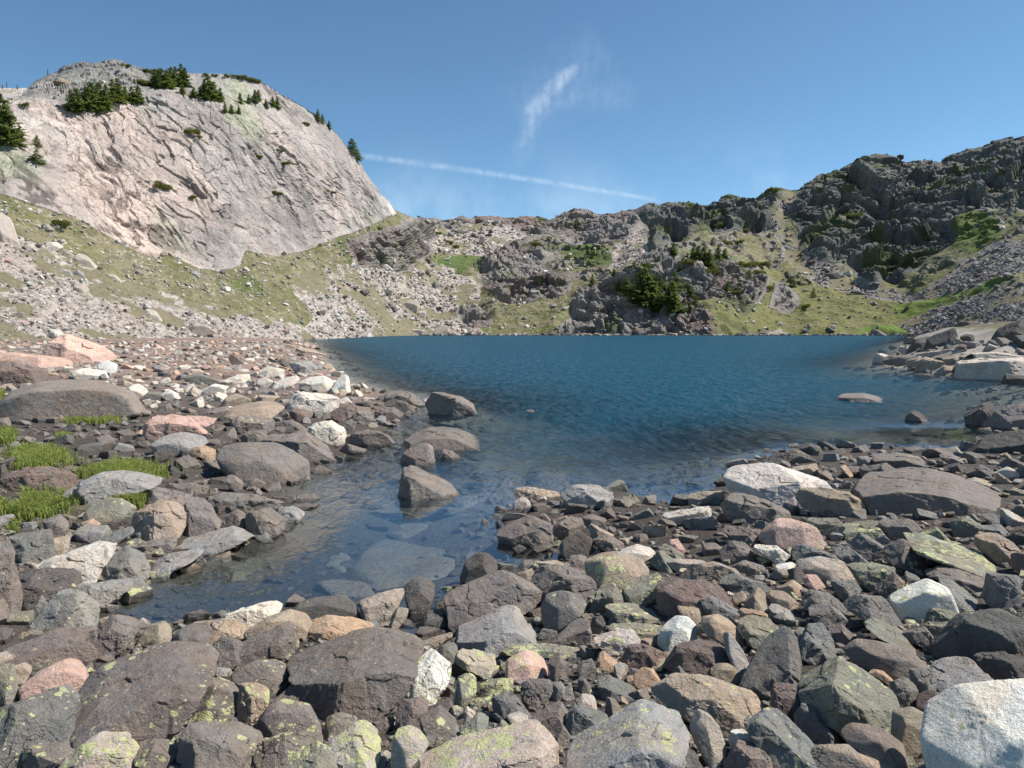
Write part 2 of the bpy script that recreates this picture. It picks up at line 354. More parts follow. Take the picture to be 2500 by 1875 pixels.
# near ground sheet (fan of rows growing with distance)
def ground_sheet():
    nr, na = 330, 420
    r = np.geomspace(.6, 330, nr); a = np.linspace(-1.12, 1.12, na)
    A, Rr = np.meshgrid(a, r); X = Rr * np.sin(A); Y = Rr * np.cos(A) - .3
    Z = H(X, np.maximum(Y, GY0)); D = H(X, np.maximum(Y, GY0))
    V = np.stack([X, Y, Z], -1).reshape(-1, 3)
    px = CX + F * X / np.maximum(Y, .1)
    idx = np.arange(nr * na).reshape(nr, na)
    T = np.stack([idx[:-1, :-1], idx[:-1, 1:], idx[1:, 1:], idx[1:, :-1]], -1).reshape(-1, 4)
    # the far hillside takes over where it begins
    lim = np.interp(px.ravel(), [-400, 0, 300, 600, 760, 900, 2200, 2350, 2500, 2900], [66, 66, 80, 98, 112, 215, 215, 118, 92, 75])
    keep = (V[:, 1] < lim + 3)[T].all(1) & ~((V[:, 1] < 0)[T].all(1))
    n = fbm(V * np.array([.5, .5, 0]), 4, 2)[:, None]
    c = np.array([.085, .072, .062]) * (1 + .35 * n)
    left = np.clip((V[:, 1] - 14) / 10, 0, 1)[:, None] * (V[:, 0] < -2)[:, None]
    c = c * (1 - left) + np.array([.27, .20, .165]) * left * (1 + .3 * n)
    bk = (np.clip((V[:, 1] - 22) / 10, 0, 1) * np.clip((V[:, 0] - 9) / 6, 0, 1))[:, None]; led = np.clip((6.0 - height(V[:, 0], V[:, 1])[1]) / 1.5, 0, 1)[:, None]; c = c * (1 - bk) + (np.array([.15, .14, .09]) * (1 - led) + np.array([.31, .28, .245]) * led) * bk * (1 + .5 * n)
    fr_ = np.clip((V[:, 1] - 8) / 8, 0, 1)[:, None]
    wetbed = (V[:, 2] < 0)[:, None]
    c = np.where(wetbed, (np.array([.105, .092, .070]) * (1 - fr_) + np.array([.24, .215, .15]) * fr_) * (1 + .6 * n), c)
    C = np.concatenate([c, np.ones((len(c), 1))], 1)
    o = mesh_np('ground', V, T[keep], M_GROUND, C); tag(o, 'gravelly ground and lake bed under the boulders', kind='structure')
ground_sheet()

def lake():
    nr, na = 300, 360
    r = np.geomspace(2.2, 215, nr); a = np.linspace(-.80, .80, na); A, Rr = np.meshgrid(a, r); X = Rr * np.sin(A); Y = Rr * np.cos(A)
    x = X.ravel(); y = Y.ravel(); h, d = height(x, y)
    wide = np.clip((-d) / 6, 0, 1)
    calm = np.clip(1 - (y - 7.5) / 9, 0, 1) ** 1.0
    calm = np.maximum(calm * (1 - .0 * wide), np.clip(1 - (-d) / 1.2, 0, 1) * .85)
    calm = np.maximum(calm, np.clip(1 - np.hypot((x - 9) / 5, (y - 15) / 3.5), 0, 1) * 1.2)
    calm = np.clip(calm, 0, 1)
    C = np.stack([np.clip(-h, 0, 9.9) / 10, calm, 0 * x, 1 + 0 * x], 1)
    idx = np.arange(nr * na).reshape(nr, na)
    T = np.stack([idx[:-1, :-1], idx[:-1, 1:], idx[1:, 1:], idx[1:, :-1]], -1).reshape(-1, 4)
    keep = (d < 1.5)[T].any(1)
    o = mesh_np('lake_water', np.stack([x, y, 0 * x], 1), T[keep], M_WATER, C); tag(o, 'blue lake', kind='structure')
lake()

# ------------------------------------------------ the mountains round the lake
SKYL = np.array([(-400,235),(0,215),(68,215),(85,200),(124,181),(170,160),(226,153),(285,147),(305,147),(340,165),(373,172),(420,172),(475,179),(530,180),(588,186),(640,198),(678,222),(746,260),(790,290),(820,322),(859,373),(885,405),(904,440),(930,480),(961,509),(983,522),(1024,538),(1052,531),(1090,536),(1112,532),(1125,525),(1150,534),(1195,527),(1240,533),(1290,529),(1340,531),(1365,526),(1380,518),(1398,509),(1415,509),(1435,514),(1467,518),(1532,518),(1560,513),(1573,512),(1600,511),(1636,506),(1660,502),(1703,497),(1726,497),(1745,484),(1771,474),(1800,475),(1844,481),(1862,468),(1884,459),(1905,459),(1929,465),(1945,463),(1970,445),(1997,427),(2020,421),(2040,413),(2079,395),(2105,385),(2128,377),(2150,378),(2169,373),(2187,390),(2225,392),(2260,393),(2290,386),(2314,377),(2345,368),(2404,350),(2440,340),(2500,329),(2900,270)], float)
COLS = [(-420,[(850,60),(600,85),(480,95),(300,115),(240,130),(225,170)]),(0,[(838,66),(650,84),(475,100),(330,116),(240,128),(213,175)]),
(300,[(834,80),(680,100),(595,114),(400,128),(225,142),(147,165)]),(600,[(828,99),(720,120),(645,132),(450,144),(290,154),(190,172)]),
(800,[(822,124),(700,147),(600,162),(480,170),(360,178),(300,187)]),(950,[(818,165),(700,187),(580,202),(550,207),(520,212),(500,220)]),
(1050,[(818,178),(730,207),(670,228),(610,252),(560,278),(532,294)]),(1300,[(818,180),(740,207),(680,228),(620,262),(570,290),(528,312)]),
(1450,[(818,180),(760,192),(690,212),(610,262),(560,290),(512,312)]),(1600,[(818,180),(730,187),(650,197),(610,228),(560,272),(508,302)]),
(1750,[(818,180),(740,190),(650,206),(600,240),(540,275),(490,302)]),(1900,[(818,180),(765,198),(700,225),(640,250),(550,275),(460,302)]),
(2050,[(818,180),(770,198),(710,222),(640,245),(520,275),(402,310)]),(2200,[(818,180),(770,195),(700,220),(620,245),(500,280),(393,320)]),
(2350,[(826,142),(770,160),(700,185),(620,215),(500,255),(368,312)]),(2500,[(842,98),(770,125),(700,150),(620,185),(480,235),(329,302)]),(2900,[(860,80),(770,110),(690,135),(600,165),(420,220),(270,290)])]
def smooth1(a, k):
    g = np.exp(-.5 * (np.arange(-3 * k, 3 * k + 1) / k) ** 2); g /= g.sum()
    return np.convolve(np.pad(a, 3 * k, mode='edge'), g, 'valid')
def wpoly(PX, PY, pts, warp=(0, 0)):
    return inside_poly(PX + warp[0], PY + warp[1], np.array(pts, float))
FAR = {}
def mountains():
    nx, ny = 1250, 470; ext = 26
    xs = np.linspace(-380, 2880, nx); v = np.linspace(0, 1, ny)
    cx = np.array([c[0] for c in COLS], float)
    YK = [smooth1(np.interp(xs, cx, [c[1][k][0] for c in COLS]), 14) for k in range(6)]
    DK = [smooth1(np.interp(xs, cx, [c[1][k][1] for c in COLS]), 14) for k in range(6)]
    S = np.interp(xs, SKYL[:, 0], SKYL[:, 1])
    YK[5] = S; YK[4] = np.maximum(YK[4], S + 8)
    bot = YK[0] + 22
    PY = bot[None, :] + (S - bot)[None, :] * v[:, None]; PX = np.repeat(xs[None, :], ny, 0)
    D = np.empty_like(PY)
    for j in range(nx):
        ys = [YK[k][j] for k in range(6)][::-1]; ds = [DK[k][j] for k in range(6)][::-1]
        D[:, j] = np.interp(PY[:, j], ys, ds)
    D = np.apply_along_axis(lambda a: smooth1(a, 5), 0, D)
    P = at(PX, PY, D)
    # the back of the ridge falls away behind the skyline
    back = []
    for k in range(ext):
        q = P[-1].copy(); dirv = q - CP; dirv[:, 2] = 0; dirv /= np.linalg.norm(dirv, axis=1)[:, None]
        q += dirv * (1.6 * (k + 1) ** 1.35); q[:, 2] -= .10 * (k + 1) ** 1.6; back.append(q)
    P = np.concatenate([P, np.array(back)], 0); NY = ny + ext
    PX = np.concatenate([PX, np.repeat(xs[None, :], ext, 0)], 0); PY = np.concatenate([PY, np.repeat(S[None, :], ext, 0)], 0)
    du = np.gradient(P, axis=1); dv = np.gradient(P, axis=0); N = np.cross(du, dv); N /= np.linalg.norm(N, axis=2)[..., None]
    p = P.reshape(-1, 3); N = N.reshape(-1, 3); fx = PX.ravel(); fy = PY.ravel(); n = len(p)
    w1 = fbm(p * .09, 4, 3); w2 = fbm(p * .09 + 40, 4, 9); wx, wy = w1 * 34, w2 * 26
    n_big = fbm(p * .035, 4, 21); n_mid = fbm(p * .16, 5, 22, .6); n_fin = fbm(p * .8, 4, 23, .6)
    # --- classes: colour and roughness of each kind of ground
    C = np.empty((n, 3)); amp = np.zeros(n); K = np.zeros(n, int)      # K: 0 grass 1 granite 2 crag 3 talus 4 dark crag
    g0 = np.array([.095, .105, .034]); g1 = np.array([.195, .170, .100]); t = np.clip(.5 + 1.2 * n_mid + .5 * n_big, 0, 1)[:, None]
    C[:] = g0 * (1 - t) + g1 * t
    def region(pts, k, soft=1.0):
        m = wpoly(fx, fy, pts, (wx * soft, wy * soft)); K[m] = k; return m
    # scree mixed with grass on the lower left slope
    low_left = region([(-400,590),(0,560),(120,600),(260,670),(420,720),(560,770),(700,790),(830,800),(830,850),(-400,900)], 3, .7)
    talus_c = region([(700,700),(760,665),(840,650),(1000,640),(1180,690),(1150,760),(1190,830),(690,830),(760,780)], 3, .6)
    ridge_f = region([(1000,500),(1560,480),(1620,560),(1560,600),(1480,585),(1400,600),(1330,570),(1260,610),(1150,600),(1060,600),(1000,600)], 2, .5)
    tal2 = region([(1060,560),(1200,545),(1300,570),(1230,600),(1180,625),(1060,610)], 3, .6)
    talus_r = region([(1900,580),(1960,590),(2010,640),(2090,690),(2240,720),(2290,690),(2350,640),(2420,600),(2900,560),(2900,860),(2240,830),(2190,790),(2290,750),(2500,690),(2500,668),(2330,720),(2200,745),(2080,715),(1990,700),(1920,640)], 3, .5)
    tal_sc = region([(1560,560),(1600,610),(1660,640),(1570,660),(1480,660),(1500,610)], 3, .5)
    crag_l = region([(838,600),(890,570),(960,548),(1000,535),(1030,560),(1065,610),(1000,665),(930,660),(860,650)], 2, .35)
    crag_c = region([(1155,655),(1240,640),(1320,650),(1400,685),(1385,712),(1320,735),(1280,748),(1230,745),(1180,715)], 2, .3)
    crag_c2 = region([(1110,770),(1130,735),(1190,745),(1205,790),(1150,800)], 2, .3)
    crag_m = region([(1200,600),(1290,600),(1340,615),(1330,650),(1260,655),(1200,640)], 2, .4)
    knoll = region([(1352,860),(1370,790),(1400,765),(1410,700),(1450,690),(1500,690),(1560,640),(1640,618),(1760,612),(1850,660),(1872,700),(1860,735),(1815,775),(1780,745),(1730,730),(1700,730),(1735,780),(1768,860)], 2, .25)
    knoll2 = region([(1880,700),(1920,700),(1955,745),(1930,760),(1880,745)], 2, .3)
    dark = region([(1560,400),(1560,520),(1575,560),(1590,625),(1650,600),(1720,585),(1800,575),(1890,560),(1930,545),(1945,590),(1975,620),(1950,640),(2000,650),(2050,650),(2090,640),(2080,690),(2130,705),(2200,690),(2260,645),(2320,600),(2330,530),(2400,505),(2460,510),(2500,515),(2900,480),(2900,200),(1560,200)], 4, .4)
    gully = region([(1915,455),(1940,470),(1935,520),(1905,570),(1880,560),(1900,500)], 3, .3)
    cliff = region([(-400,150),(-400,470),(0,472),(60,490),(113,510),(170,530),(226,555),(294,596),(340,620),(371,640),(407,626),(488,662),(565,655),(590,640),(601,608),(678,626),(740,615),(791,598),(836,577),(880,562),(904,552),(949,528),(975,515),(1000,500),(930,300),(700,100),(-400,100)], 1, .22)
    dome = region([(55,230),(124,150),(226,120),(320,120),(400,160),(430,190),(360,235),(300,215),(260,240),(160,250)], 2, .2); dome_m = dome & cliff
    K[dome_m] = 5
    # --- relief
    dsp = np.zeros(n)
    m = (K == 1); q = p[m]
    # joints of the granite run down to the right: stretch the cells along the dip
    dip = np.stack([q[:, 0] * .66 - q[:, 2] * .75, q[:, 1] * .6, q[:, 0] * .75 + q[:, 2] * .66], 1)
    wq = dip + np.stack([fbm(q * .12, 3, 31), fbm(q * .12, 3, 32), fbm(q * .12, 3, 33)], 1) * 1.6
    b1, e1, c1 = blocks(wq * np.array([.13, .25, .42]), 41, .9); b2, e2, c2 = blocks(wq * np.array([.36, .6, 1.25]), 45, .9)
    rough_c = np.clip(.45 + 1.4 * fbm(q * .05, 3, 36), .35, 1.2)
    dsp[m] = 1.7 * fbm(q * .045, 3, 35) + b1 * .42 * rough_c + b2 * .30 * rough_c + ridged(wq * np.array([.35, .5, 1.2]), 3, 37) * .25 * rough_c + n_fin[m] * .22
    pink = np.clip(.5 + 2.2 * fbm(q * np.array([.03, .05, .05]) + 5, 3, 51), 0, 1)[:, None]; grey = np.clip(.60 + 2.4 * fbm(dip * np.array([.03, .05, .11]), 4, 52), 0, 1)[:, None]
    grn = np.clip(-.75 + 2.4 * fbm(dip * np.array([.04, .05, .10]) + 8, 4, 53), 0, .7)[:, None]
    cc = np.array([.54, .49, .44]) * (1 - pink) + np.array([.57, .45, .39]) * pink
    lowleft = np.clip((fy[m] - 300) / 250, 0, 1)[:, None] * np.clip((820 - fx[m]) / 300, 0, 1)[:, None]
    cc = cc * (1 - .25 * lowleft) + np.array([.42, .33, .28]) * .25 * lowleft
    cc = cc * (1 - .75 * grey) + np.array([.285, .27, .255]) * .75 * grey
    cc = cc * (1 - grn) + np.array([.33, .35, .235]) * grn
    streak = np.clip(-.15 + 3.4 * fbm(q * np.array([.55, .55, .035]), 3, 54), 0, 1)[:, None] * np.clip((fy[m] - 330) / 120, 0, 1)[:, None] * np.clip((fx[m] - 350) / 200, 0, 1)[:, None]
    cc = cc * (1 - .45 * streak) + np.array([.16, .155, .155]) * .45 * streak
    cc *= (.92 + .34 * c1)[:, None]
    hatch = np.clip((ridged(wq * np.array([.16, .3, 1.5]), 3, 57) - .42) * 5, 0, 1) * np.clip(.2 + 1.8 * fbm(q * .09, 3, 58), 0, 1); dsp[m] -= hatch * .45; cc = cc * (1 - .62 * hatch)[:, None]
    mott = fbm(q * .9, 4, 59, .7); cc = cc * (1 + .30 * mott)[:, None]
    cc = cc * (1 - .55 * np.clip(1 - e2 / .06, 0, 1) * np.clip(rough_c - .3, 0, 1))[:, None]
    C[m] = cc; amp[m] = .8
    # crags, knoll and dark ridge: stacked broken blocks
    for kk, sc_, a1, a2, base, base2, s in ((2, .30, .85, .38, (.23, .205, .185), (.33, .30, .27), 61), (4, .26, .95, .55, (.125, .122, .115), (.215, .21, .18), 71), (5, .22, .9, .45, (.36, .335, .30), (.27, .26, .24), 81)):
        m = (K == kk)
        if not m.any(): continue
        q = p[m]; wq = q + np.stack([fbm(q * .15, 3, s), fbm(q * .15, 3, s + 1), fbm(q * .15, 3, s + 2)], 1) * 2.2
        stretch = np.array([.7, .8, 1.25]) if kk != 4 else np.array([.50, .7, 1.6])
        b1, e1, c1 = blocks(wq * sc_ * stretch, s + 3, 1.0); b2, e2, c2 = blocks(wq * sc_ * 2.7 * stretch, s + 6, 1.0)
        if kk == 4:                               # big buttresses and ledges
            qb = q + np.stack([fbm(q * .05, 2, 171), fbm(q * .05, 2, 172), fbm(q * .05, 2, 173)], 1) * 6
            B1, E1, _ = blocks(qb * np.array([.036, .045, .06]), 175, 1.3); B2, _, _ = blocks(qb * np.array([.09, .1, .17]), 178, 1.2)
            bigd = B1 * 3.8 + B2 * 1.9 - np.clip(1 - E1 / .10, 0, 1) * 2.5
        elif kk == 2:
            B1, E1, _ = blocks(wq * np.array([.08, .1, .12]), 185, 1.2); bigd = B1 * 1.8 - np.clip(1 - E1 / .10, 0, 1) * .8
        else: bigd = 0
        dsp[m] = bigd + b1 * a1 + b2 * a2 + ridged(q * .12, 4, s + 9) * a1 * .9 + n_fin[m] * .35 - np.clip(1 - e1 / .12, 0, 1) * a1 * .5
        tt = np.clip(.5 + 1.2 * n_mid[m] + .5 * (c2 - .5), 0, 1)[:, None]
        cc = np.array(base) * (1 - tt) + np.array(base2) * tt
        if kk == 2: pp = np.clip(-.2 + 1.8 * fbm(q * .05, 2, 66), 0, .8)[:, None]; cc = cc * (1 - pp) + np.array([.235, .17, .15]) * pp
        veg = np.clip((n_mid[m] + .6 * n_big[m] - (.16 if kk == 4 else .22)) * 6, 0, 1)[:, None] * np.clip((N[m, 2] - .1) * 2, 0, 1)[:, None]
        cc = cc * (1 - .8 * veg) + np.array([.095, .11, .038]) * .8 * veg
        C[m] = cc; amp[m] = 1.0
    # talus and grass
    m = (K == 3); q = p[m]; b1, e1, c1 = blocks(q * .85, 91, .8); b2, e2, c2 = blocks(q * 2.1, 94, .8)
    right = (fx[m] > 1860)
    cov = np.where(fx[m] < 700, .10, np.where(fx[m] < 1860, .02, .15)); gr = np.clip((n_mid[m] * 1.2 + n_big[m] * .6 - cov) * 7, 0, 1)
    dsp[m] = (b1 * .20 + b2 * .05 - np.clip(1 - e1 / .15, 0, 1) * .1) * (1 - .85 * gr)
    cc = np.where(right[:, None], np.array([.22, .205, .19]), np.array([.40, .355, .315])) * (.62 + .75 * c2)[:, None]
    pk = np.clip(.2 + 1.5 * fbm(q * .08, 3, 97), 0, 1)[:, None] * (~right)[:, None]; cc = cc * (1 - .4 * pk) + np.array([.36, .27, .225]) * .4 * pk
    cc = cc * (1 - gr[:, None] * .9) + C[m] * gr[:, None] * .9
    C[m] = cc; amp[m] = .6; GRM = np.zeros(n); GRM[m] = gr; FAR['GR'] = GRM.reshape(NY, nx)
    m = (K == 0); q = p[m]
    dsp[m] = fbm(q * .25, 4, 99) * .55 + ridged(q * .06, 3, 98) * 1.4
    outc = np.clip((ridged(q * .10, 4, 102) - .38) * 5, 0, 1) * (fx[m] > 980) * (fy[m] < 700); b1, e1, c1 = blocks(q * .4, 103, 1.0)
    dsp[m] += outc * (b1 * .9 + .6)
    bright = np.clip((n_big[m] * .8 + n_mid[m] * .5) * 2.0, 0, 1)[:, None] * (fx[m] > 900)[:, None]
    cc = C[m] * (1 - .5 * bright) + np.array([.095, .13, .036]) * .5 * bright
    cc = cc * (1 - outc[:, None] * .85) + np.array([.21, .19, .17]) * outc[:, None] * .85
    st = np.clip((fbm(q * 1.6, 3, 104, .7) - .30) * 9, 0, 1)[:, None] * .6; cc = cc * (1 - st) + np.array([.38, .34, .30]) * st
    fleck = (1 + .55 * fbm(q * 1.1, 4, 108, .7))[:, None]; soil = np.clip((fbm(q * .5, 4, 109, .65) - .16) * 6, 0, 1)[:, None] * .55; cc = cc * fleck * (1 - soil) + np.array([.20, .165, .115]) * soil
    yg = (np.clip((fx[m] - 1650) / 80, 0, 1) * np.clip((fy[m] - 640) / 60, 0, 1))[:, None] * .7; cc = cc * (1 - yg) + np.array([.135, .135, .042]) * fleck * yg
    for pts, g in (([(2080,822),(2110,800),(2230,795),(2250,822)], (.11, .16, .03)), ([(2170,760),(2240,722),(2450,688),(2440,705),(2290,748),(2200,775)], (.12, .165, .035)), ([(2330,540),(2370,518),(2440,530),(2450,590),(2410,620),(2350,620),(2310,612)], (.11, .14, .036)), ([(1050,690),(1060,640),(1200,600),(1210,640),(1150,650),(1110,690)], (.09, .125, .036)), ([(1380,560),(1440,570),(1500,640),(1440,660),(1390,640)], (.09, .12, .036))):
        mm = wpoly(fx[m], fy[m], pts, (wx[m] * .3, wy[m] * .3))
        cc[mm] = np.array(g) * (1 + .3 * n_mid[m][mm])[:, None]
    C[m] = cc; amp[m] = .25
    fade = np.clip((bot[None, :] - PY).ravel() / 26, 0, 1)
    row = np.repeat(np.arange(NY), nx); sky_f = np.interp(row, [0, ny - 45, ny - 8, ny + 60], [1.0, 1.0, .45, .45])
    dsp = np.clip(dsp, -8, 8) * fade * sky_f
    dsp *= np.interp(fx, [-400, 0, 900, 1100], [.75, .8, 1.0, 1.0])
    # no steps where one kind of ground meets another
    G = dsp.reshape(NY, nx); KG = K.reshape(NY, nx); bd = np.zeros((NY, nx)); e_ = KG[1:] != KG[:-1]; bd[1:][e_] = 1; bd[:-1][e_] = 1; e_ = KG[:, 1:] != KG[:, :-1]; bd[:, 1:][e_] = 1; bd[:, :-1][e_] = 1
    def blur(a, k):
        a = np.apply_along_axis(lambda v_: smooth1(v_, k), 0, a); return np.apply_along_axis(lambda v_: smooth1(v_, k), 1, a)
    bw = np.clip(blur(bd, 3) * 7, 0, 1); dsp = (G * (1 - bw) + blur(G, 4) * bw).ravel()
    pn_ = p + N * dsp[:, None]
    FAR['P'] = pn_.reshape(NY, nx, 3); FAR['K'] = K.reshape(NY, nx); FAR['bot'] = bot; FAR['S'] = S; FAR['xs'] = xs; FAR['ny'] = ny
    CA = np.concatenate([np.clip(C, .01, .8), amp[:, None]], 1)
    idx = np.arange(NY * nx).reshape(NY, nx)
    T = np.stack([idx[:-1, :-1], idx[:-1, 1:], idx[1:, 1:], idx[1:, :-1]], -1).reshape(-1, 4)
    # cut the one land surface into the pieces one would name
    def region_face(mask): return mask[T[:, 0]]
    lab = np.zeros(n, int)                            # 0 meadow slope
    lab[(fx < 1000)] = 1                              # left hillside
    lab[(fx > 1000) & (fy < 600)] = 2                 # far ridge
    lab[(K == 4)] = 3; lab[(K == 1) | (K == 5)] = 4; lab[(K == 3) & (fx > 1860)] = 5; lab[knoll] = 6
    lab[crag_c | crag_c2 | crag_l] = 7; lab[talus_c] = 8
    names = [('valley_floor', 'green meadow slope behind the lake'), ('hillside', 'grassy scree hillside below the pale cliff'), ('ridge', 'low grey-brown ridge on the middle skyline'), ('dark_ridge', 'dark craggy ridge on the right'), ('cliff', 'pale pink-grey granite cliff on the left'), ('scree_slope', 'grey boulder field on the right slope'), ('knoll', 'rocky tree-covered knoll on the far shore'), ('crag', 'brown broken crags in the valley'), ('talus_slope', 'pale talus fan at the far shore')]
    fl = lab[T[:, 0]]
    for k, (nm, lb) in enumerate(names):
        t = T[fl == k]
        if not len(t): continue
        u, inv = np.unique(t, return_inverse=True)
        o = mesh_np(nm, pn_[u], inv.reshape(-1, 4), M_MT, CA[u], smooth=False); tag(o, lb, kind='structure')
mountains()
def far_pt(px, py):
    j = int(np.clip(round((px - FAR['xs'][0]) / (FAR['xs'][1] - FAR['xs'][0])), 0, len(FAR['xs']) - 1))
    v = (py - FAR['bot'][j]) / (FAR['S'][j] - FAR['bot'][j]); i = int(np.clip(round(v * (FAR['ny'] - 1)), 0, FAR['ny'] - 1))
    return FAR['P'][i, j].copy()

